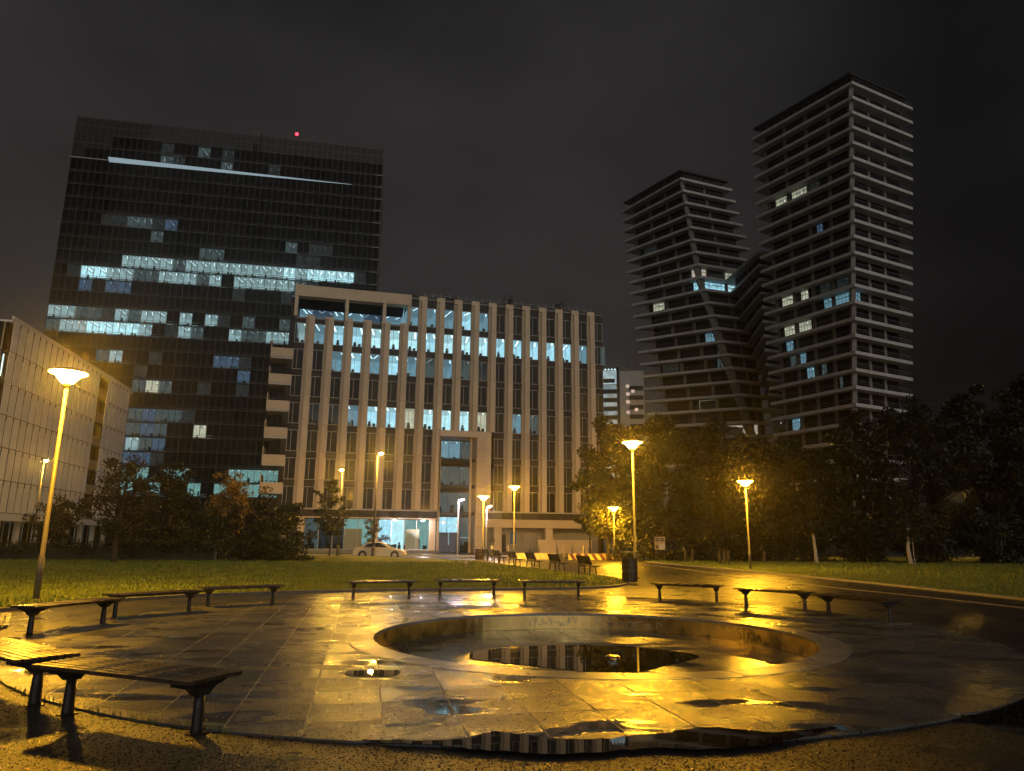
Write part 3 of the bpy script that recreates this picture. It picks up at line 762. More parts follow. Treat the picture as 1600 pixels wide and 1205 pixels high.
cells = [(r, c) for r in range(-2, 26) for c in range(NC)]
dark = [q for q in cells if q not in tl and not (q[0] < 0 and q[1] < 3)]
R.shuffle(dark); nlit = len([q for q in tl if q in set(cells)]); one = set(dark[:max(0, 298-nlit)])
rest = MB()
for (r, c) in cells:
    if r < 0 and c < 3: continue
    x = c*CWD; z = ZT-PH*(r+1)
    if (r, c) in tl:
        p = link('pane', tpane, tw, (x, 0, z)); set_mat(p, 0, 'clear_glass')
        place_room(tw, x+.01, .32, z-.08, CWD-.02, PH-.28, 5.0, tl[(r, c)], r*7+c*5, strips=2)
    elif (r, c) in one: link('pane', tpane, tw, (x, 0, z))
    else:
        for i in range(0, len(pm.v)): rest.v.append((pm.v[i][0]+x, pm.v[i][1], pm.v[i][2]+z))
        k = len(rest.v)-len(pm.v); rest.f += [tuple(a+k for a in f) for f in pm.f]; rest.m += pm.m
tag(rest.build('pane', ['tower_glass', 'dark_metal'], tw), kind='stuff')
for c in range(NC+1):
    MB().box(c*CWD-.04, c*CWD+.04, -.09, .0, 4, ZT-.3 if c < 3 else ZT+2*PH).build('mullion', 'tower_frame', tw)
for r in range(-2, 26):
    z = ZT-PH*(r+1)
    MB().box(0 if r >= 0 else 3*CWD, TL, -.06, .0, z-.09, z+.09).build('floor_band', 'tower_frame', tw)
    MB().box(TL-1.6, TL+.15, -.16, -.061, z-.07, z+.06).build('floor_edge', 'tower_edge', tw)
MB().box(TL, TL+.12, -.05, 30, 3, 94.8).build('side_fin', 'tower_frame', tw)
# slanting soffit below the top floors, its lit underside made to glow
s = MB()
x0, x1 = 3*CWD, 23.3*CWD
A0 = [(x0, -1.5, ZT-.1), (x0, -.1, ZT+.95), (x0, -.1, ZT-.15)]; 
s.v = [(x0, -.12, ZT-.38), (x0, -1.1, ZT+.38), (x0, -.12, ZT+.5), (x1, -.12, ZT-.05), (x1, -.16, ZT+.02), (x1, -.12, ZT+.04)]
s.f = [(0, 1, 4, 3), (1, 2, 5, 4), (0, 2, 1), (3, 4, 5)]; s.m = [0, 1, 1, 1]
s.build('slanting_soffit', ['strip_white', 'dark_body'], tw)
MB().box(-.3, x0, -.3, 5, ZT-.12, ZT+.12).build('terrace_floor', 'tower_edge', tw)
# open glass screen round the roof
for c in range(0, 2*NC+1):
    x = c*CWD/2; MB().box(x-.05, x+.05, -.1, .0, (ZT+.13 if c < 6 else ZT+2*PH), 95 if c % 2 == 0 else 94.6).build('screen_post', 'dark_metal', tw)
for z in (94.6, 92.6): MB().box(0, TL, -.13, -.101, z, z+.14).build('screen_rail', 'dark_metal', tw)
MB().box(0, 7.8, -.13, -.101, 88.3, 88.45).build('screen_rail', 'dark_metal', tw)
for c in range(NC):
    MB().box(c*CWD+.06, c*CWD+CWD-.06, -.05, -.03, (ZT+.14 if c < 3 else ZT+2*PH+.1), 94.5).build('screen_pane', 'screen_glass', tw)
MB().box(8, 28, 8, 25, 90.01, 92.3).build('roof_plant_room', 'dark_body', tw)
MB().box(3*CWD, TL-.2, .1, 5.3, ZT+2*PH-.2, ZT+2*PH+.02).build('roof_edge', 'dark_body', tw)
MB().box(37.6, 39.2, 2, 4, 90.71, 97.2).build('chimney', 'dark_metal', tw)
o = MB().tube([(47.6, 1.2, 90.7), (47.6, 1.2, 96.6)], .08, 6).build('beacon_mast', 'dark_metal', tw)
MB().lathe([(.12, 96.61), (.3, 96.75), (.3, 97.1), (.1, 97.3)], 10, (47.6, 1.2)).build('beacon_light', 'red_beacon', o)

# ---------------- white panelled building at the left edge
wb = thing('panelled_building', 'pale office building clad in staggered white upright panels', 'building', (-53.9, 73.6, 0), math.radians(100.75))
WL = 39.6; WZ0 = 4.05; WFH = 3.4; PWD = 1.6
MB().box(.1, WL-.1, .55, 24, 4.02, 24.2).build('core_wall', 'dark_glass', wb)
MB().box(-.1, WL+.1, .0, 24.2, 24.21, 24.4).build('roof', 'white_panel', wb)
MB().box(-.12, WL+.12, -.1, .1, 24.47, 24.85).build('roof_parapet', 'white_panel', wb)
m = MB().box(0, 1.14, -.03, .03, .04, WFH-.05); m.box(1.16, 1.42, .0, .2, WFH-.55, WFH-.1, 1)
wpan = m.mesh('cladding_panel', ['white_panel', 'dark_metal'])
for r in range(6):
    for c in range(24):
        x = .3 + c*PWD + .05*(r % 2)
        if 16 <= c <= 17 and r < 6:
            if c == 16:
                MB().box(x, x+2*PWD-.2, .0, .35, WZ0+WFH*r+.02, WZ0+WFH*r+1.3).build('parapet_panel', 'cladding_tan', wb)
                f = MB().box(x, x+2*PWD-.2, .36, .42, WZ0+WFH*r+1.32, WZ0+WFH*r+1.4).build('window', 'frame_metal', wb)
                MB().box(x, x+2*PWD-.2, .44, .48, WZ0+WFH*r+1.4, WZ0+WFH*(r+1)-.1).build('pane', 'tower_glass', f)
            continue
        o = link('cladding_panel', wpan, wb, (x, 0, WZ0+WFH*r), -.08 + R.gauss(0, .006))
for i in range(7): MB().box(0, WL, .15, .5, WZ0+WFH*i-.08 if i else WZ0-.02, WZ0+WFH*i+.03).build('floor_band', 'tower_frame', wb)
for (x, r, h) in ((.25, 4, 2.4), (1.9, 4, 1.2), (3.6, 4, 2.0), (5.2, 4, .9), (6.8, 4, .7), (11.8, 0, 1.2)):
    MB().box(x-.14, x+.0, .42, .5, WZ0+WFH*r+.6, WZ0+WFH*r+.6+h).build('lit_slit', 'rl_teal', wb)
MB().box(-.2, WL, -.3, .7, 3.25, 4.0).build('ledge', 'white_panel', wb)
for i in range(9):
    MB().tube([(1.5+i*4.6, 1.2, 0), (1.5+i*4.6, 1.2, 3.24)], .35, 12).build('column', 'concrete_white', wb)
for i in range(24):
    x = .4+i*1.6; f = MB().box(x, x+.06, 3.0, 3.08, 0, 3.24).build('window', 'frame_metal', wb)
    lv = ['faint', 'dim', 'faint', 'teal', 'faint', 'mid'][(i*5) % 6]
    MB().box(x+.065, x+1.59, 3.03, 3.05, .1, 3.2).build('pane', 'clear_glass', f); place_room(wb, x, 3.1, .02, 1.59, 3.2, 3.5, lv, i, strips=1)
MB().box(0, WL, 6.7, 24, 0, 4.0).build('ground_floor_wall', 'dark_body', wb)
# end face towards the viewer's left
for r in range(6):
    for c in range(5):
        y = .7 + c*3.0; f = MB().box(-.06, .09, y, y+.08, WZ0+WFH*r+.1, WZ0+WFH*r+WFH-.1).build('window', 'frame_metal', wb)
        MB().box(-.02, .08, y+.09, y+2.9, WZ0+WFH*r+.12, WZ0+WFH*r+WFH-.15).build('pane', 'dark_glass', f)
    MB().box(-.05, .09, .6, 24, WZ0+WFH*r-.09, WZ0+WFH*r+.09).build('floor_band', 'tower_frame', wb)

# ---------------- twin apartment towers leaning apart
def lerp(a, b, t): return (a[0]+(b[0]-a[0])*t, a[1]+(b[1]-a[1])*t)
def shrink(P, d):
    """inset a convex counter-clockwise polygon"""
    k = len(P); out = []
    for i in range(k):
        p0, p1, p2 = (Vector(P[j % k]) for j in (i-1, i, i+1))
        d1 = (p1-p0).normalized(); d2 = (p2-p1).normalized(); n1 = Vector((-d1.y, d1.x)); n2 = Vector((-d2.y, d2.x))
        bis = (n1+n2).normalized(); out.append(tuple(p1 + bis*d/max(.35, bis.dot(n1))))
    return out
AF = 3.25; AZ = 91.2
UW = MB()
UW.box(0, 1, .02, .05, .03, .97, 1)
for q in range(6): UW.box(q/5-.006 if q else 0, q/5+.006 if q < 5 else 1, -.03, .019, 0, 1)
UW.box(.007, .993, -.028, .018, 0, .03); UW.box(.007, .993, -.028, .018, .97, 1); UW.box(.007, .993, -.026, .017, .66, .69)
win_me = UW.mesh('window', ['dark_metal', 'tower_glass'])
def wall_run(par, a, b, z0, z1, nb, pier, litmap=None, floor=0, pmat_='concrete_grey', face=0):
    """piers and windows along a wall from a to b"""
    d = Vector((b[0]-a[0], b[1]-a[1])); L = d.length; rz = math.atan2(d.y, d.x); bay = L/nb
    for i in range(nb):
        p = Vector(a) + d*(i/nb)
        o = link('pier', MB().box(0, pier, -.12, .3, z0, z1).mesh('pier', pmat_), par, (p.x, p.y, 0), rz)
        w = bay-pier-.02; q = p + d.normalized()*(pier+.01)
        f = link('window', win_me, par, (q.x, q.y, z0), rz); f.scale = (w, 1, z1-z0)
        lv = litmap.get((floor, face, i)) if litmap else None
        if lv:
            lv, u0, u1 = lv
            set_mat(f, 1, 'clear_glass')
            dn = Vector((-d.y, d.x)).normalized()
            if u0 > .02 or u1 < .98:                 # the rest of the bay stays dark behind the glass
                for s0, s1 in ((0, u0), (u1, 1)):
                    if s1-s0 > .02:
                        pp = q + d.normalized()*w*s0 + dn*.12
                        link('blind', MB().box(0, w*(s1-s0), 0, .05, z0+.05, z1-.05).mesh('blind', 'tower_glass'), par, (pp.x, pp.y, 0), rz)
            pp = q + d.normalized()*w*u0 + dn*.2
            place_room(par, pp.x, pp.y, z0+.02, w*(u1-u0), z1-z0-.1, 3.2, lv, floor*3+i, rz, strips=1)
def tower(par, outline, floors, depth, nbs, litmap, faces=(0, 1), zlow=3):
    for k in range(floors):
        z = AZ-AF*k
        if z < zlow: break
        P = outline(z)                                # counter-clockwise
        MB().prism(P, z-.36, z+.28).build('balcony_slab', 'concrete_white', par)
        I = shrink(P, 1.7); J = shrink(outline(z-AF), 1.7); core = shrink(P, depth)
        MB().prism(core, z-AF+.29, z-.365).build('core_wall', 'dark_body', par)
        for fi in faces:
            a = lerp(I[fi], J[fi], .5); b = lerp(I[(fi+1) % len(I)], J[(fi+1) % len(J)], .5)
            wall_run(par, a, b, z-AF+.30, z-.37, nbs[fi], .75, litmap, k, face=fi)
            # thin rail above the slab edge
            e0 = Vector(P[fi]); e1 = Vector(P[(fi+1) % len(P)]); d = (e1-e0).normalized(); nn = Vector((-d.y, d.x))*.08
            MB().tube([(*(e0+nn+d*.1), z+1.2), (*(e1+nn-d*.1), z+1.2)], .035, 4).tube([(*(e0+nn+d*.1), z+.75), (*(e1+nn-d*.1), z+.75)], .02, 4).build('railing', 'tower_edge', par)
def outR(z):
    t = (AZ-z)/61.8; K = (67-4.6*t, 125+1.0*t); L = (53.8-.8*t, 146-3*t); Q = (83.9-6.9*t, 133.7)
    return [L, K, Q, (Q[0]+L[0]-K[0], Q[1]+L[1]-K[1])]
def outL(z):
    if z > 65: t = (93-z)/28; L = lerp((29.8, 183.3), (30.7, 177.0), t); K = lerp((41.7, 163.7), (46, 164.4), t); Q = lerp((56.4, 169.7), (62.8, 170.0), t)
    else: t = (65-z)/31.3; L = lerp((30.7, 177.0), (33.6, 174.5), t); K = lerp((46, 164.4), (55.1, 165), t); Q = lerp((62.8, 170), (65, 168.6), t)
    return [L, K, Q, (Q[0]+L[0]-K[0], Q[1]+L[1]-K[1])]
RT = thing('apartment_tower', 'taller looking dark apartment tower with white balcony bands, nearer of the leaning pair', 'tower', (0, 0, 0), 0, 'pair of leaning apartment towers')
LTW = thing('apartment_tower', 'farther leaning apartment tower with white balcony bands and slanted corner', 'tower', (0, 0, 0), 0, 'pair of leaning apartment towers')
litR = {(5, 0, 0): ('warm', .3, .97), (5, 0, 1): ('warm', .1, 1), (12, 0, 0): ('warm', .25, .98), (12, 0, 1): ('warm', .3, .75), (14, 0, 0): ('warm', .25, .98), (14, 0, 1): ('warm', .05, .85),
        (13, 0, 2): ('coolmid', .5, 1), (13, 0, 3): ('coolmid', 0, 1), (13, 1, 0): ('coolmid', 0, .3), (12, 0, 2): ('faint', .3, .9), (12, 0, 3): ('faint', .1, .9), (8, 0, 2): ('blue', .25, .6), (15, 0, 0): ('coolmid', .3, .8), (16, 0, 1): ('coolmid', .0, .4),
        (16, 0, 0): ('dim', .5, .9), (17, 0, 1): ('coolmid', .4, .9), (17, 0, 2): ('dim', .2, .5), (18, 0, 3): ('dim', .1, .3), (20, 0, 0): ('coolmid', .3, .9), (5, 0, 2): ('faint', 0, .5)}
litL = {(7, 0, 2): ('pinkwarm', .55, 1), (8, 0, 2): ('cool', .5, 1), (8, 1, 0): ('cool', 0, 1), (8, 1, 1): ('hi', 0, .8), (7, 1, 0): ('pinkwarm', 0, .25), (7, 1, 1): ('warm', 0, .5), (9, 0, 0): ('warm', .25, .9), (4, 0, 0): ('faint', .3, 1), (12, 0, 2): ('coolmid', .3, 1), (14, 0, 2): ('dim', .5, .8),
        (14, 0, 0): ('faint', .1, .9), (17, 0, 1): ('warm', .3, 1), (19, 0, 2): ('pinkwarm', 0, .9), (19, 1, 0): ('pinkwarm', .2, 1), (13, 0, 2): ('dim', .7, .9)}
tower(RT, outR, 27, 5.4, {0: 4, 1: 3}, litR)
tower(LTW, outL, 27, 5.4, {0: 3, 1: 2}, litL)
# slanted corner columns
for par, out in ((LTW, outL), (RT, outR)):
    for k in range(27):
        z = AZ-AF*k
        if z-AF < 2: break
        a = shrink(out(z), 1.15)[1]; b_ = shrink(out(z-AF), 1.15)[1]
        w = .4+1.3*min(1, k/16) if par is LTW else .5
        sq = lambda c: [(c[0]-w, c[1]-.35), (c[0]+.35, c[1]-.35), (c[0]+.35, c[1]+.5), (c[0]-w, c[1]+.5)]
        MB().prism(sq(b_), z-AF+.30, z-.37, poly1=sq(a)).build('corner_column', 'concrete_grey', par)
# link wing between the towers
for k in range(8, 26):
    z = AZ-AF*k; 
    if z < 4: break
    t = (65-z)/31.3; I = lerp((53.1, 166.5), (60.9, 166.5), t); E2 = (54.6, 148.5)
    P = [I, E2, (E2[0]+12, E2[1]+5), (I[0]+12, I[1]+5)]
    MB().prism(P, z-.35, z+.27).build('balcony_slab', 'concrete_white', LTW)
    In = shrink(P, 1.6); MB().prism(shrink(P, 2.2), z-AF+.29, z-.355).build('core_wall', 'dark_body', LTW)
    wall_run(LTW, In[0], In[1], z-AF+.30, z-.37, 2, .6, {(19, 9, 0): ('pinkwarm', .2, .9)}, k, face=9)
# roof storeys
for par, out in ((RT, outR), (LTW, outL)):
    P = out(AZ); I = shrink(P, 1.2)
    MB().prism(shrink(P, 3), AZ+.43, AZ+2.3).build('roof_storey', 'concrete_grey', par)
    MB().prism(shrink(P, .5), AZ+2.31, AZ+2.75).build('roof_edge', 'dark_body', par)
    J = shrink(P, 1.6)
    for fi in (0, 1):
        a, b_ = Vector(J[fi]), Vector(J[fi+1])
        for i in range(13):
            p = a.lerp(b_, i/12); MB().box(-.12, .12, -.12, .12, AZ+.43, AZ+2.3).build('roof_post', 'dark_metal', par, (p.x, p.y, 0))

# ---------------- lit white slab block far behind, between the offices and the towers
fb_ = thing('distant_block', 'distant white block with striped facade glowing as if floodlit between the offices and towers', 'building', (32.5, 262, 0), math.radians(-8))
MB().box(0, 17, .3, 14, 0, 64.5).build('core_wall', 'concrete_white', fb_)
MB().box(-.2, 6.9, .0, .29, 59.5, 64.8).build('lit_fascia', emat('flood', (.62, .85, .88), .62, var=.3, vscale=.4).name, fb_)  # floodlit look of fascia and bands is emission in their own surfaces
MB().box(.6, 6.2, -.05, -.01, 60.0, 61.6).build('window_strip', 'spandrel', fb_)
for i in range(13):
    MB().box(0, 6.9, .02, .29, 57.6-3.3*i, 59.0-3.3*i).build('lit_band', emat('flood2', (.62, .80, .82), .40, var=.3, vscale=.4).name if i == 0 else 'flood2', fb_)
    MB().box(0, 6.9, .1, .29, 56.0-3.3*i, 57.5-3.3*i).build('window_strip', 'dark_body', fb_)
MB().box(6.95, 8.0, .0, .29, 0, 66).build('stair_column', 'spandrel', fb_)
for i in range(5): MB().box(11.5, 16.6, .05, .29, 57-3.6*i, 58.6-3.6*i).build('window_strip', 'dark_body', fb_)
for i, (x, z) in enumerate(((10.3, 58), (10.3, 55), (12.2, 56), (10.3, 52), (13.4, 49), (10.3, 48))): MB().box(x, x+1.2, -.02, .03, z, z+1.2).build('window', 'rw_pinkwarm', fb_)
for i in range(6):
    o = MB().tube([(.4+i*1.2, 1, 64.5), (.4+i*1.2, 1, 65.3)], .06, 5).build('lamp_bracket', 'dark_metal', fb_); MB().box(.2+i*1.2, .6+i*1.2, .8, 1.1, 65.3, 65.6).build('flood_lamp', 'rl_hi', o)
for x, h in ((9, 4), (11, 6), (12, 3), (14.5, 5)): MB().tube([(x, 4, 64.5), (x, 4, 64.5+h)], .1, 5).build('antenna', 'dark_metal', fb_)

# ================================================================= STREET FURNITURE
# backless benches round the paved circle
def make_bench():
    t = thing('backless_bench', 'x', 'bench', group='backless benches round the paved circle')
    n = 8; w = .60; L = 1.95
    slat = MB().box(-L/2, L/2, -.029, .029, .422, .455)
    me = slat.mesh('slat', 'bench_wood')
    for i in range(n): link('slat', me, t, (0, -w/2 + w*(i+.5)/n, R.uniform(-.002, .002)))
    for s in (-1, 1):
        m = MB(); x = s*.80
        m.tube([(x, 0, -.03), (x, 0, .02), (x, 0, .18), (x, 0, .31)], [.066, .060, .054, .05], 10, sq=(.75, .95))
        leg = m.build('leg', 'bench_metal', t, smooth=True)
        bk = MB()                                    # bracket flaring out under the slats
        prof = [(-.285, .416), (-.285, .395), (-.12, .345), (-.06, .29), (.06, .29), (.12, .345), (.285, .395), (.285, .416)]
        a = [(x-.045, y, z) for y, z in prof]; b2 = [(x+.045, y, z) for y, z in prof]; k = len(prof)
        bk.v = a + b2; bk.f = [tuple(range(k)), tuple(reversed(range(k, 2*k)))] + [(i, k+i, k+(i+1) % k, (i+1) % k) for i in range(k)]; bk.m = [0]*len(bk.f)
        bk.build('bracket', 'bench_metal', leg)
        MB().box(x-.06, x+.06, -.07, .07, -.02, -.008).build('foot_plate', 'bench_metal', leg)
    MB().box(-.75, .75, -.03, .03, .385, .415).build('rail', 'bench_metal', t)
    return t
BN = [(-3.38, 6.82, -23, 'nearest long slatted bench in the left foreground, lit from behind'), (-5.30, 7.95, -36, 'slatted bench cut off by the left edge behind the nearest bench'),
      (-7.42, 10.55, -57, 'bench end just peeking in at the far left edge'), (-7.95, 13.45, 77, 'bench at the left beside the big lamp post'),
      (-7.65, 15.95, 53, 'second bench along the left rim past the big lamp post'), (-6.62, 18.25, 41, 'third bench along the left rim, in front of the lawn'),
      (-3.65, 21.0, 22, 'back row bench on the left of the three, before the lawn'), (-1.28, 21.9, 9, 'middle bench of the back row before the lawn'),
      (1.22, 21.85, 2, 'back row bench on the right of the three, before the lawn'), (4.98, 20.75, -28, 'bench right of the ribbed litter bin across the path opening'),
      (6.62, 18.55, -50, 'middle bench of the three on the right rim'), (7.66, 16.35, -66, 'rightmost bench on the dark right rim')]
proto = make_bench()
for i, (x, y, a, lb) in enumerate(BN):
    o = proto if i == 0 else copy_tree(proto)
    o.location = (x, y, 0); o.rotation_euler.z = math.radians(a); o['label'] = lb

# benches with backs along the path
def make_backed():
    t = thing('backed_bench', 'x', 'bench', group='benches with backs along the path')
    n = 5
    for i in range(n):                               # seat planks run along y, seat faces +x
        MB().box(-.05+.088*i, .03+.088*i, -.85, .85, .43-.004*i, .46-.004*i).build('seat_slat', 'bench_wood', t)
    for i in range(5):
        z = .50+.082*i; x = -.085-.034*i
        m = MB(); m.box(x-.02, x+.012, -.85, .85, z, z+.08); m.build('back_slat', 'bench_wood', t)
    for s in (-.7, .7):
        m = MB()
        m.tube([(-.16, s, -.02), (-.13, s, .42)], [.035, .04], 6); m.build('leg', 'bench_metal', t)
        m = MB(); m.tube([(.20, s, -.02), (.16, s, .38), (.10, s, .42)], [.035, .04, .03], 6); m.build('leg', 'bench_metal', t)
        m = MB(); m.tube([(-.05, s, .42), (-.13, s, .52), (-.27, s, .92)], .03, 6); m.tube([(-.12, s, .405), (.32, s, .405)], .025, 6); m.build('frame', 'bench_metal', t)
    return t
pb = make_backed()
BB = [(3.75, 36.0, 'nearest backed bench, beside the ribbed litter bin'), (2.55, 40.4, 'second backed bench from the ribbed litter bin'), (1.35, 44.2, 'third backed bench from the ribbed litter bin'),
      (.25, 47.8, 'fourth backed bench from the ribbed litter bin'), (-.85, 53.3, 'fifth backed bench from the ribbed litter bin'), (-1.85, 59.0, 'sixth and farthest backed bench along the path')]
for i, (x, y, lb) in enumerate(BB):
    o = pb if i == 0 else copy_tree(pb)
    o.location = (x, y, .0); o.rotation_euler.z = math.radians(17); o['label'] = lb

# litter bins
def bin_(loc, label, s=1.0):
    t = thing('litter_bin', label, 'bin', loc, 0, 'litter bins by the path')
    MB().lathe([(.27*s, 0), (.27*s, .9*s), (.25*s, .9*s), (.25*s, .86*s), (.02, .86*s)], 20).build('liner', 'dark_metal', t)
    for k in range(22):
        a = 2*PI*k/22; o = MB().box(-.032*s, .032*s, -.016, .016, .04, .93*s).build('slat', 'bench_wood', t, (.295*s*math.cos(a), .295*s*math.sin(a), 0)); o.rotation_euler.z = a+PI/2
    m = MB()
    for sx_ in (-1, 1): m.tube([(sx_*.29*s, 0, .8*s), (sx_*.29*s, 0, 1.14*s)], .014, 6)
    m.build('hoop_post', 'dark_metal', t)
    MB().lathe([(.33*s, 1.14*s), (.33*s, 1.165*s), (.02, 1.175*s)], 20).build('lid', 'pole_metal', t)
bin_((4.78, 29.4, .03), 'ribbed round litter bin standing in front of a lamp post')
bin_((-2.75, 62.6, 0), 'small far litter bin at the end of the row of backed benches', .95)

# park lamps: post with a wide-topped glowing bowl
def park_lamp(loc, h, label, lean=(0, 0)):
    t = thing('park_lamp', label, 'street lamp', loc, 0, 'park lamps with glowing bowls')
    t.rotation_euler = (lean[0], lean[1], 0)
    k = 1
    MB().lathe([(.16, -.03), (.16, .02), (.10, .05), (.085, .06)], 16).build('base_plate', 'pole_metal', t)
    MB().tube([(0, 0, .0), (0, 0, 1.1), (0, 0, 1.12), (0, 0, h-.42)], [.078, .074, .056, .045], 14).build('post', 'pole_metal', t, smooth=True)
    MB().lathe([(.05, h-.44), (.075, h-.40), (.10, h-.30)], 16).build('collar', 'dark_metal', t, smooth=True)
    MB().lathe([(.13, h-.30), (.19, h-.24), (.27, h-.14), (.33, h-.06), (.44, h-.035), (.46, h-.02)], 24).build('bowl', 'sodium', t, smooth=True)
    MB().lathe([(.47, h-.018), (.46, h+.02), (.30, h+.07), (.06, h+.10)], 24).build('cap', 'dark_metal', t, smooth=True)
park_lamp((-12.0, 18.75, 0), 5.95, 'big near lamp at the left beside the bench')
park_lamp((5.7, 33.4, 0), 6.2, 'glowing lamp behind the ribbed litter bin')
park_lamp((14.4, 44.0, .02), 5.3, 'glowing lamp on the right lawn before the dark trees')
park_lamp((-2.35, 61.7, 0), 5.3, 'glowing lamp at the far end of the bench row, lower of two')
park_lamp((.3, 65.0, 0), 6.4, 'taller glowing lamp right of the bench row, before the office wall')
park_lamp((8.9, 62.5, 0), 4.5, 'short lamp half hidden in lit foliage right of the barriers')

# street lamps on masts with a short arm
def mast(loc, h, arm, label, curved=False, mat='sodium_street', head=1.0):
    t = thing('mast_lamp', label, 'street lamp', loc, 0, 'tall mast lamps along the streets')
    az = math.atan2(arm[1], arm[0]); L = math.hypot(*arm)
    MB().lathe([(.17, -.03), (.17, .9), (.13, .95), (.11, 1.0)], 12).build('base', 'pole_metal', t)
    pts = [(0, 0, .9), (0, 0, h*.55), (0, 0, h-.9 if curved else h-.1)]; rad = [.10, .085, .06]
    if curved:
        for i in range(1, 6):
            a = i/5*PI/2; pts.append((arm[0]*.6*(1-math.cos(a)), arm[1]*.6*(1-math.cos(a)), h-.9+.9*math.sin(a))); rad.append(.05)
        pts.append((arm[0], arm[1], h+.02)); rad.append(.045)
    MB().tube(pts, rad, 10).build('post', 'pole_metal', t, smooth=True)
    if not curved: MB().tube([(0, 0, h-.2), (arm[0]*.4, arm[1]*.4, h-.02), (arm[0], arm[1], h)], .035, 8).build('arm', 'pole_metal', t)
    m = MB(); m.box(-.28, .34, -.15, .15, -.02, .10); m.box(-.2, .26, -.11, .11, .101, .15)
    o = m.build('lamp_head', 'pole_metal', t, (arm[0], arm[1], h)); o.rotation_euler.z = az
    o2 = MB().lathe([(.04, -.13), (.13, -.09), (.16, -.021)], 12).build('lamp_glass', mat, o, smooth=True); o2.scale = (head, head, 1)
mast((-11.55, 61.4, 0), 8.85, (.35, -.5), 'tall mast lamp rising just behind the parked white car')
mast((-17.3, 73.2, 0), 8.5, (.1, -.9), 'mast lamp above the young tree before the offices')
mast((9.2, 84.5, 0), 9.1, (.9, -.5), 'curved mast lamp at the right end of the office block', curved=True)
mast((-43.5, 66.3, 0), 8.5, (.5, -.5), 'street mast lamp half hidden behind the big near lamp post')
mast((33.5, 84.0, 0), 9.6, (.8, -.5), 'street lamp glinting through the dark trees under the right tower', curved=True)
mast((62.0, 98.0, 0), 10.0, (.6, -.6), 'far street lamp glinting deep in the dark trees on the right', curved=True)
# slender white path lamps
def path_lamp(loc, h, dx, label):
    t = thing('path_lamp', label, 'street lamp', loc, 0, 'slender white path lamps')
    MB().tube([(0, 0, -.02), (0, 0, h)], [.065, .05], 10).build('post', 'pole_white', t, smooth=True)
    m = MB(); m.box(-.10, .52*dx, -.1, .1, -.02, .05) if dx > 0 else m.box(.52*dx, .10, -.1, .1, -.02, .05)
    o = m.build('lamp_head', 'pole_white', t, (0, 0, h)); o.rotation_euler = (0, -.22*dx, 0)
    a, b_ = sorted((.12*dx, .5*dx)); MB().box(a, b_, -.085, .085, -.045, -.021).build('lamp_glass', 'led_white', o)
path_lamp((-5.5, 75.5, 0), 5.7, 1, 'white path lamp left of the entrance glass')
path_lamp((-2.5, 74.0, 0), 4.95, 1, 'white path lamp just right of the entrance, behind the bench row')
MB_ = MB

# wooden bollards by the right lawn
for (x, y, lb) in ((13.75, 57.4, 'leftmost wooden bollard near the notice board'), (14.35, 57.6, 'wooden bollard second from the notice board'), (15.55, 54.4, 'left wooden bollard of the cluster of three'), (15.95, 54.5, 'middle wooden bollard of the cluster of three'), (16.4, 55.0, 'right wooden bollard of the cluster of three'), (19.3, 55.6, 'single wooden bollard right of the lamp on the right lawn')):
    t = thing('bollard', lb, 'bollard', (x, y, .02), R.uniform(0, 1), 'wooden bollards on the right lawn')
    MB().tube([(0, 0, -.05), (0, 0, .93)], [.10, .10], 10).build('post', 'bark', t); MB().lathe([(.115, .931), (.115, .99), (.06, 1.03)], 10).build('cap', 'dark_metal', t)
# thin bollards before the offices
BLB = ['thin banded bollard, left of the close pair near the low office wall', 'thin banded bollard, right of the close pair near the low office wall', 'thin banded bollard beside the first joint of the low wall', 'thin banded bollard halfway along the low office wall', 'thin banded bollard beside the curved mast lamp', 'thin banded bollard left of the leafy tree trunk', 'rightmost thin banded bollard by the office corner', 'leftmost thin banded bollard, nearest the ticket machine']
for i, (x, y) in enumerate(((2.2, 83.0), (3.2, 82.5), (5.4, 84.5), (7.0, 83.0), (8.7, 86), (11.7, 86.5), (13.3, 87.4), (-.5, 83.0))):
    t = thing('bollard', BLB[i], 'bollard', (x, y, .08), 0, 'thin bollards before the office wall')
    MB().tube([(0, 0, -.05), (0, 0, .98)], .055, 8).build('post', 'dark_metal', t); MB().lathe([(.062, .72), (.062, .84)], 8).build('band', 'pole_white', t)

# striped road barriers: slanting yellow and dark blocks
pmat('barrier_yellow', (.62, .47, .10), .5, var=.15); pmat('barrier_dark', (.10, .02, .02), .5, var=.2); pmat('barrier_pale', (.62, .55, .42), .5, var=.15)
def barrier(x, y, L, n, rz, label, dk):
    t = thing('road_barrier', label, 'barrier', (x, y, 0), rz, 'striped road barriers')
    w = L/n
    for i in range(n):
        sk = .30; m = MB(); m.v = []
        a0, a1 = i*w, (i+1)*w-.012
        lo = [(a0, -.25), (a1, -.25), (a1, .25), (a0, .25)]; hi = [(a0-sk, -.12), (a1-sk, -.12), (a1-sk, .12), (a0-sk, .12)]
        if i == 0: hi[0] = (a0, -.12); hi[3] = (a0, .12)
        m.prism(lo, 0, .52, poly1=hi); m.build('stripe', 'barrier_yellow' if i % 2 == 0 else dk, t)
    MB().box(-.02-.0, L-.35, -.10, .10, .521, .55).build('top_edge', 'concrete_grey', t)
barrier(.45, 65.5, 3.9, 14, .02, 'yellow and white striped road barrier behind the bench row', 'barrier_pale')
barrier(5.15, 64.8, 4.9, 15, .02, 'yellow and dark red striped road barrier left of the lit foliage', 'barrier_dark')
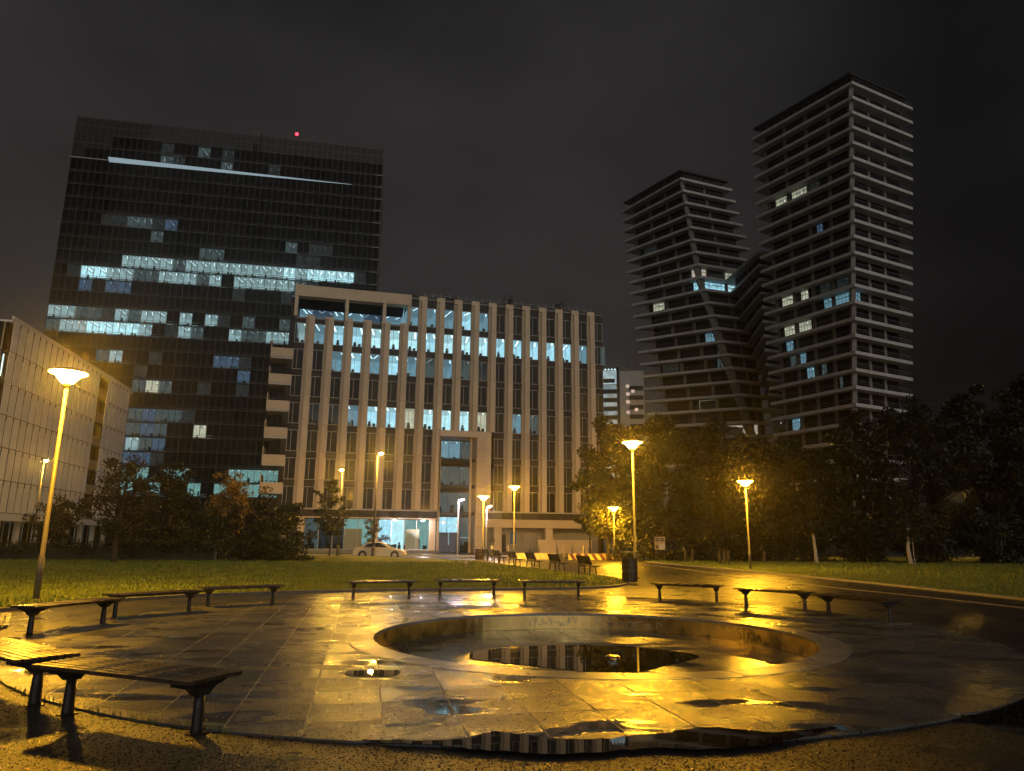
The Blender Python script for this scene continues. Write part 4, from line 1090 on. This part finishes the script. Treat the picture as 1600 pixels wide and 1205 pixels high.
for x, y, lb in ((4.75, 65.2, 'thin pale marker post between the two striped barriers'), (6.4, 64.2, 'thin pale marker post in front of the dark striped barrier'), (-.2, 66.0, 'thin pale marker post left of the white striped barrier')):
    t = thing('marker_post', lb, 'post', (x, y, 0), 0, 'thin marker posts by the barriers')
    MB().tube([(0, 0, -.02), (0, 0, 1.15)], .045, 8).build('post', 'cladding_tan', t); MB().lathe([(.05, 1.15), (.05, 1.19), (.01, 1.2)], 8).build('cap', 'pole_white', t)
# parking ticket machine
t = thing('ticket_machine', 'dark ticket machine with white notice beside the office entrance path', 'machine', (-1.85, 72.0, 0), .1)
MB().box(-.20, .20, -.15, .15, 0, 1.45).build('cabinet', 'dark_metal', t); MB().box(-.26, .26, -.2, .2, 1.451, 1.75).build('hood', 'silhouette', t)
MB().box(-.13, .13, -.17, -.151, .78, 1.1).build('notice', 'pole_white', t); MB().tube([(0, 0, 1.75), (0, 0, 1.9)], .03, 6).build('mast', 'dark_metal', t)
MB().box(-.22, .22, -.12, .12, 1.9, 1.93).build('solar_panel', 'dark_metal', t)
# notice board
t = thing('notice_board', 'pale notice board on two posts before the dark trees', 'sign', (12.3, 60.0, .02), -.12)
MB().box(-.42, .42, -.03, .03, .95, 2.0).build('board', 'cladding_tan', t)
for s in (-.38, .38): MB().tube([(s, .05, -.05), (s, .05, 2.0)], .03, 6).build('post', 'dark_metal', t)
for z, x0, x1 in ((1.78, -.36, -.05), (1.78, .02, .36), (1.62, -.36, -.05), (1.62, .02, .36), (1.2, -.36, -.12), (1.05, -.36, -.12)): MB().box(x0, x1, -.036, -.031, z, z+.11).build('printed_panel', 'spandrel', t)
MB().box(-.05, .36, -.037, -.031, 1.02, 1.4).build('printed_panel', 'pole_white', t)
# ball on the lawn
t = thing('ball', 'small pale ball lying on the lawn left of the bench row', 'ball', (-2.9, 47.5, .05), 0)
MB().lathe([(.01, 0), (.07, .02), (.11, .07), (.12, .12), (.11, .17), (.07, .22), (.01, .24)], 12).build('cover', 'barrier_pale', t, smooth=True)
MB().lathe([(.121, .10), (.122, .14)], 12).build('band', 'barrier_dark', t)

# parked white car
pmat('car_paint', (.42, .41, .38), .22, var=.05); pmat('tyre', (.012, .012, .012), .7); pmat('car_glass', (.01, .01, .011), .06); pmat('rim', (.35, .35, .35), .3, metal=.8); pmat('tail_lamp', (.22, .01, .01), .2); pmat('head_lamp', (.6, .6, .58), .15)
car = thing('parked_car', 'white saloon car parked beyond the lawn', 'car', (-11.3, 63.3, -.02), .04)
low = [(-2.24, .32), (-2.26, .62), (-2.2, .86), (-1.72, .93), (-.6, .95), (.55, .93), (1.35, .86), (1.95, .74), (2.2, .60), (2.24, .36), (1.9, .2), (-1.9, .2)]
m = MB()
def loft(m, prof, ws, mi=0):
    """profile in x-z swept across the width with inset shoulders"""
    base_ = len(m.v); k = len(prof); cx = sum(p[0] for p in prof)/k; cz = sum(p[1] for p in prof)/k
    for y, s in ws:
        for x, z in prof: m.v.append((cx+(x-cx)*s, y, cz+(z-cz)*s))
    for i in range(len(ws)-1):
        for j in range(k):
            q = base_+i*k; m.f.append((q+j, q+(j+1) % k, q+k+(j+1) % k, q+k+j)); m.m.append(mi)
    m.f.append(tuple(base_+j for j in reversed(range(k)))); m.m.append(mi)
    q = base_+(len(ws)-1)*k; m.f.append(tuple(q+j for j in range(k))); m.m.append(mi)
loft(m, low, [(-.88, .965), (-.84, 1), (.84, 1), (.88, .965)])
body = m.build('body', 'car_paint', car, smooth=False)
m = MB(); loft(m, [(-1.65, .93), (-1.05, 1.34), (-.5, 1.44), (.1, 1.42), (.55, 1.26), (1.05, .92)], [(-.74, .9), (-.66, 1), (.66, 1), (.74, .9)]); m.build('roof', 'car_paint', car)
for s in (-1, 1):
    y = s*.752
    for pts in ([(-1.28, .97), (-.98, 1.26), (-.52, 1.34), (-.42, .97)], [(-.34, .97), (-.42, 1.34), (.05, 1.33), (.72, .97)]):
        m = MB(); q = [(x, y, z) for x, z in pts]; q2 = [(x, y-s*.05, z) for x, z in pts]; k = 4
        m.v = q+q2; m.f = [(0, 1, 2, 3), (7, 6, 5, 4)]+[(i, 4+i, 4+(i+1) % 4, (i+1) % 4) for i in range(4)]; m.m = [0]*6; m.build('side_window', 'car_glass', car)
    for x in (-1.38, 1.36):
        w = MB(); w.tube([(x, s*.70, .31), (x, s*.90, .31)], .315, 20); o = w.build('wheel', 'tyre', car); MB().tube([(x, s*.86, .31), (x, s*.912, .31)], .20, 14).build('rim', 'rim', o)
        MB().tube([(x, s*.60, .33), (x, s*.885, .33)], .37, 20).build('wheel_arch', 'tyre', car)
    MB().box(-2.255, -2.1, s*.62-.16, s*.62+.16, .62, .80).build('tail_lamp', 'tail_lamp', car); MB().box(2.02, 2.2, s*.62-.16, s*.62+.16, .56, .68).build('headlight', 'head_lamp', car)
    MB().box(.62, .80, s*.88-.02, s*.88+s*.12, .95, 1.08).build('mirror', 'car_paint', car)
m = MB(); m.face([(.62, -.6, 1.245), (.62, .6, 1.245), (1.06, .66, .945), (1.06, -.66, .945)]); m.build('windscreen', 'car_glass', car)
m = MB(); m.face([(-1.12, -.58, 1.325), (-1.68, -.64, .945), (-1.68, .64, .945), (-1.12, .58, 1.325)]); m.build('rear_window', 'car_glass', car)

# ================================================================= TREES AND SHRUBS
def crown_mesh(rg, centres, radii, n, size, elong=1.0):
    """many small leaf faces in clumps"""
    cs = np.array(centres); k = len(cs); idx = rg.integers(0, k, n)
    d = rg.normal(size=(n, 3)); d /= np.linalg.norm(d, axis=1)[:, None]; rad = rg.random(n)**.45
    P = cs[idx] + d*(np.array(radii)[idx]*rad)[:, None]*np.array([1, 1, .75*elong])
    u = rg.normal(size=(n, 3)); u /= np.linalg.norm(u, axis=1)[:, None]
    w = np.cross(u, rg.normal(size=(n, 3))); w /= np.linalg.norm(w, axis=1)[:, None]
    s = size*rg.uniform(.55, 1.35, n)[:, None]
    V = np.stack([P-u*s, P+w*s*.55, P+u*s, P-w*s*.55], 1).reshape(-1, 3)
    return V
def leafmesh(name, V, mat):
    n = len(V)//4; me = bpy.data.meshes.new(name); me.vertices.add(len(V)); me.vertices.foreach_set('co', V.astype(np.float32).ravel())
    me.loops.add(4*n); me.loops.foreach_set('vertex_index', np.arange(4*n, dtype=np.int32))
    me.polygons.add(n); me.polygons.foreach_set('loop_start', np.arange(0, 4*n, 4, dtype=np.int32))
    me.materials.append(M[mat]); me.update(calc_edges=True); me.validate(); return me
def tree(name, label, loc, h, cr, cb, seed, leaf='leaf', n=6500, size=.16, bark='bark', cat='tree', group=None, tr=None, narrow=1.0, stake=False):
    rr = random.Random(seed); rg = np.random.default_rng(seed)
    t = thing(name, label, cat, loc, 0, group)
    tr = tr or h*.017+.04; m = MB(); top = (rr.gauss(0, .25), rr.gauss(0, .25), h*.86)
    ax_ = [(0, 0, -.1), (rr.gauss(0, .05), rr.gauss(0, .05), h*.2), (top[0]*.4, top[1]*.4, h*.5), top]
    m.tube(ax_[:2]+[ax_[2]], [tr*1.3, tr, tr*.7], 8, mi=1); m.tube(ax_[2:], [tr*.7, tr*.2], 8)
    cen = []; rad = []
    nl = int(11 + h*1.1)
    for i in range(nl):
        f = (i+.5)/nl; z = cb + (h-cb)*f; prof = math.sin(PI*min(1, max(.0, (f*.86+.12))))**.7
        a = i*2.4 + rr.uniform(-.5, .5); ln = cr*prof*rr.uniform(.55, 1.08)*narrow
        zs = max(cb*.75, z - ln*.55); tt = min(.98, zs/(h*.86)); b0 = (top[0]*tt*.8, top[1]*tt*.8, zs)
        e = (b0[0]+ln*math.cos(a), b0[1]+ln*math.sin(a), z)
        md = ((b0[0]*.5+e[0]*.5), (b0[1]*.5+e[1]*.5), zs*.55+z*.45+.1)
        m.tube([b0, md, e], [tr*.38, tr*.25, tr*.07], 5)
        for q in range(3):
            g_ = .45+.3*q; c = tuple(b0[j]+(e[j]-b0[j])*g_ + rr.gauss(0, cr*.10) for j in range(3))
            cen.append(c); rad.append(cr*rr.uniform(.16, .34))
            if q == 2:
                tw_ = (c[0]+rr.gauss(0, .3), c[1]+rr.gauss(0, .3), c[2]+rr.uniform(.1, .6)); m.tube([e, tw_], [tr*.07, tr*.03], 4)
    m.build('trunk', ['bark', bark], t)
    link('crown', leafmesh('crown', crown_mesh(rg, cen, rad, n, size), leaf), t)
    if stake: MB().tube([(.35, .1, -.05), (.35, .1, 2.2)], .035, 6).build('stake', 'white_bark', t)
    return t
GR = 'dark trees behind the right lawn'
RTREES = [(9.6, 79.0, 7.6, 2.6, 2.6, 'leaf', 'leafy tree just before the right end of the office block'),
 (9.8, 67.5, 12.2, 4.0, 2.8, 'leaf', 'round dark tree beside the right end of the offices, left in the tree belt'),
 (14.3, 69.0, 13.4, 4.2, 2.0, 'leaf', 'big tree directly behind the glowing lamp by the litter bin'),
 (19.2, 70.0, 13.0, 4.2, 1.5, 'leaf_dark', 'dark tree behind the notice board and wooden bollards'),
 (24.0, 71.5, 11.6, 4.0, 1.5, 'leaf_dark', 'dark tree standing behind the lamp on the right lawn'),
 (29.2, 73.0, 11.8, 4.0, 1.5, 'leaf_dark', 'dark tree under the foot of the nearer apartment tower'),
 (34.2, 71.0, 13.4, 4.2, 1.5, 'leaf_dark', 'dark tree rising before the right face of the nearer apartment tower'),
 (39.5, 70.0, 15.0, 4.4, 1.2, 'leaf_dark', 'tall dark tree right of the nearer apartment tower'),
 (44.8, 69.0, 16.0, 4.6, 1.2, 'leaf_dark', 'tall dark tree second from the right edge'),
 (49.8, 67.0, 16.6, 4.6, 1.0, 'leaf_dark', 'tallest dark tree at the right edge')]
for i, (x, y, h, cr, cb, lf, lb) in enumerate(RTREES):
    tree('broadleaf_tree', lb, (x, y, 0), h, cr, cb, 20+i, lf, 16000 if i else 6000, .19, group=GR)
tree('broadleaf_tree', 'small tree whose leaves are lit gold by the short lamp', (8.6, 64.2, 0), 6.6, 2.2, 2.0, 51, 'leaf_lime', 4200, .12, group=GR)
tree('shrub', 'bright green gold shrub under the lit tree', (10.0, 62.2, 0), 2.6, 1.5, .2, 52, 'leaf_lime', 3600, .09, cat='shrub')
for i, (x, y, h, lb, n_) in enumerate(((13.2, 63.5, 3.2, 'dark shrub behind the notice board', 3000), (17.0, 63.5, 3.4, 'dark shrub behind the cluster of three bollards', 3000), (21.5, 64, 3.6, 'dark shrub right of the single bollard', 3000), (26.5, 66, 3.8, 'dark shrub behind the pale trunked young tree', 3000), (31.5, 65, 3.8, 'dark shrub between the two pale trunked young trees', 3000), (37.0, 64, 4.0, 'dark shrub right of the pale trunked young trees', 3000), (42.5, 63, 4.0, 'dark shrub near the right edge', 3000), (48, 61, 4.0, 'dark shrub at the right edge', 3000))):
    tree('shrub', lb, (x, y, 0), h, 2.7, .1, 60+i, 'leaf_dark', n_, .14, cat='shrub', group='dark shrubs under the right trees')
tree('young_tree', 'young tree with pale trunk on the right lawn, left of two', (25.3, 60.5, 0), 5.6, 1.8, 2.3, 81, 'leaf_dark', 2600, .12, bark='white_bark', group='pale trunked young trees')
tree('young_tree', 'young tree with pale trunk on the right lawn, right of two', (32.3, 59.0, 0), 5.8, 1.8, 2.0, 82, 'leaf_dark', 2600, .12, bark='white_bark', group='pale trunked young trees', stake=True)
# left side
tree('broadleaf_tree', 'dark tree with pale lower trunk before the white panelled building', (-24.8, 45.8, 0), 6.3, 2.3, 1.9, 91, 'leaf_red', 5200, .11)
tree('broadleaf_tree', 'slim dark tree before the foot of the glass tower', (-27.5, 58.5, 0), 7.4, 2.3, 2.0, 92, 'leaf_dark', 5200, .13)
tree('broadleaf_tree', 'dark reddish tree partly behind the near lamp post', (-36.5, 58.0, 0), 4.4, 2.2, 1.4, 93, 'leaf_red', 3600, .12)
tree('broadleaf_tree', 'autumn yellow tree before the foot of the glass tower', (-27.0, 70.0, 0), 7.6, 2.9, 2.4, 94, 'leaf_autumn', 3800, .13)
tree('young_tree', 'slender young tree before the shop windows', (-14.4, 58.0, 0), 6.1, 1.45, 2.0, 95, 'leaf', 2800, .10, tr=.06)
tree('young_tree', 'little tree right of the slender one, before the shop windows', (-13.2, 71.0, 0), 3.6, 1.3, .9, 96, 'leaf', 1700, .09, tr=.05)
for i, (x, y, h, cr, lb) in enumerate(((-15.9, 52.0, 3.9, 2.2, 'big round bush at the edge of the lawn left of the car'), (-18.6, 53.0, 4.6, 2.5, 'largest dark bush left of the parked car'), (-22.6, 54.0, 3.6, 2.6, 'dark bush under the autumn tree'))):
    tree('bush', lb, (x, y, 0), h, cr, .15, 101+i, 'leaf_red' if i == 1 else 'leaf', 5600, .11, cat='shrub', group='bushes at the far left of the lawn')
# clipped hedge along the far left lawn edge
hd = thing('hedge', 'long dark hedge along the far edge of the left lawn', 'hedge', (-36, 50.5, 0), .12)
rg = np.random.default_rng(4); nn = 15000
V = crown_mesh(rg, [(x, rg.normal(0, .3), .55+.5*rg.random()) for x in np.arange(-15, 15, .35)], [.75]*86, nn, .085)
link('foliage', leafmesh('foliage', V, 'leaf_dark'), hd); MB().box(-15, 15, -.35, .35, -.05, .85).build('twigs', 'leaf_dark', hd)
og = thing('ornamental_grass', 'tall pale ornamental grass beyond the hedge', 'grass', (-26.5, 61.0, 0), .1)
m = MB(); rr = random.Random(8)
for k in range(1800):
    x = rr.uniform(-6, 6); y = rr.gauss(0, .6); h = rr.uniform(.8, 1.7); dx, dy = rr.gauss(0, .3), rr.gauss(0, .2)
    m.face([(x-.02, y, 0), (x+.02, y, 0), (x+dx*.5+.015, y+dy*.5, h*.7), (x+dx, y+dy, h)])
m.build('blades', 'leaf_lime', og)

# thin air volume added to give the lamps their halos
hz = MB().box(-520, 525, -510, 535, -1.5, 106)
hm = bpy.data.materials.new('haze'); hm.use_nodes = True; ht = hm.node_tree; ht.nodes.clear()
ho = ht.nodes.new('ShaderNodeOutputMaterial'); hv = ht.nodes.new('ShaderNodeVolumePrincipled')
hv.inputs['Color'].default_value = (.95, .95, .95, 1); hv.inputs['Density'].default_value = .0007; hv.inputs['Anisotropy'].default_value = .93
ht.links.new(hv.outputs[0], ho.inputs['Volume']); M['haze'] = hm
tag(hz.build('haze', 'haze'), 'thin haze added around the square for lamp halos', 'haze', kind='stuff')
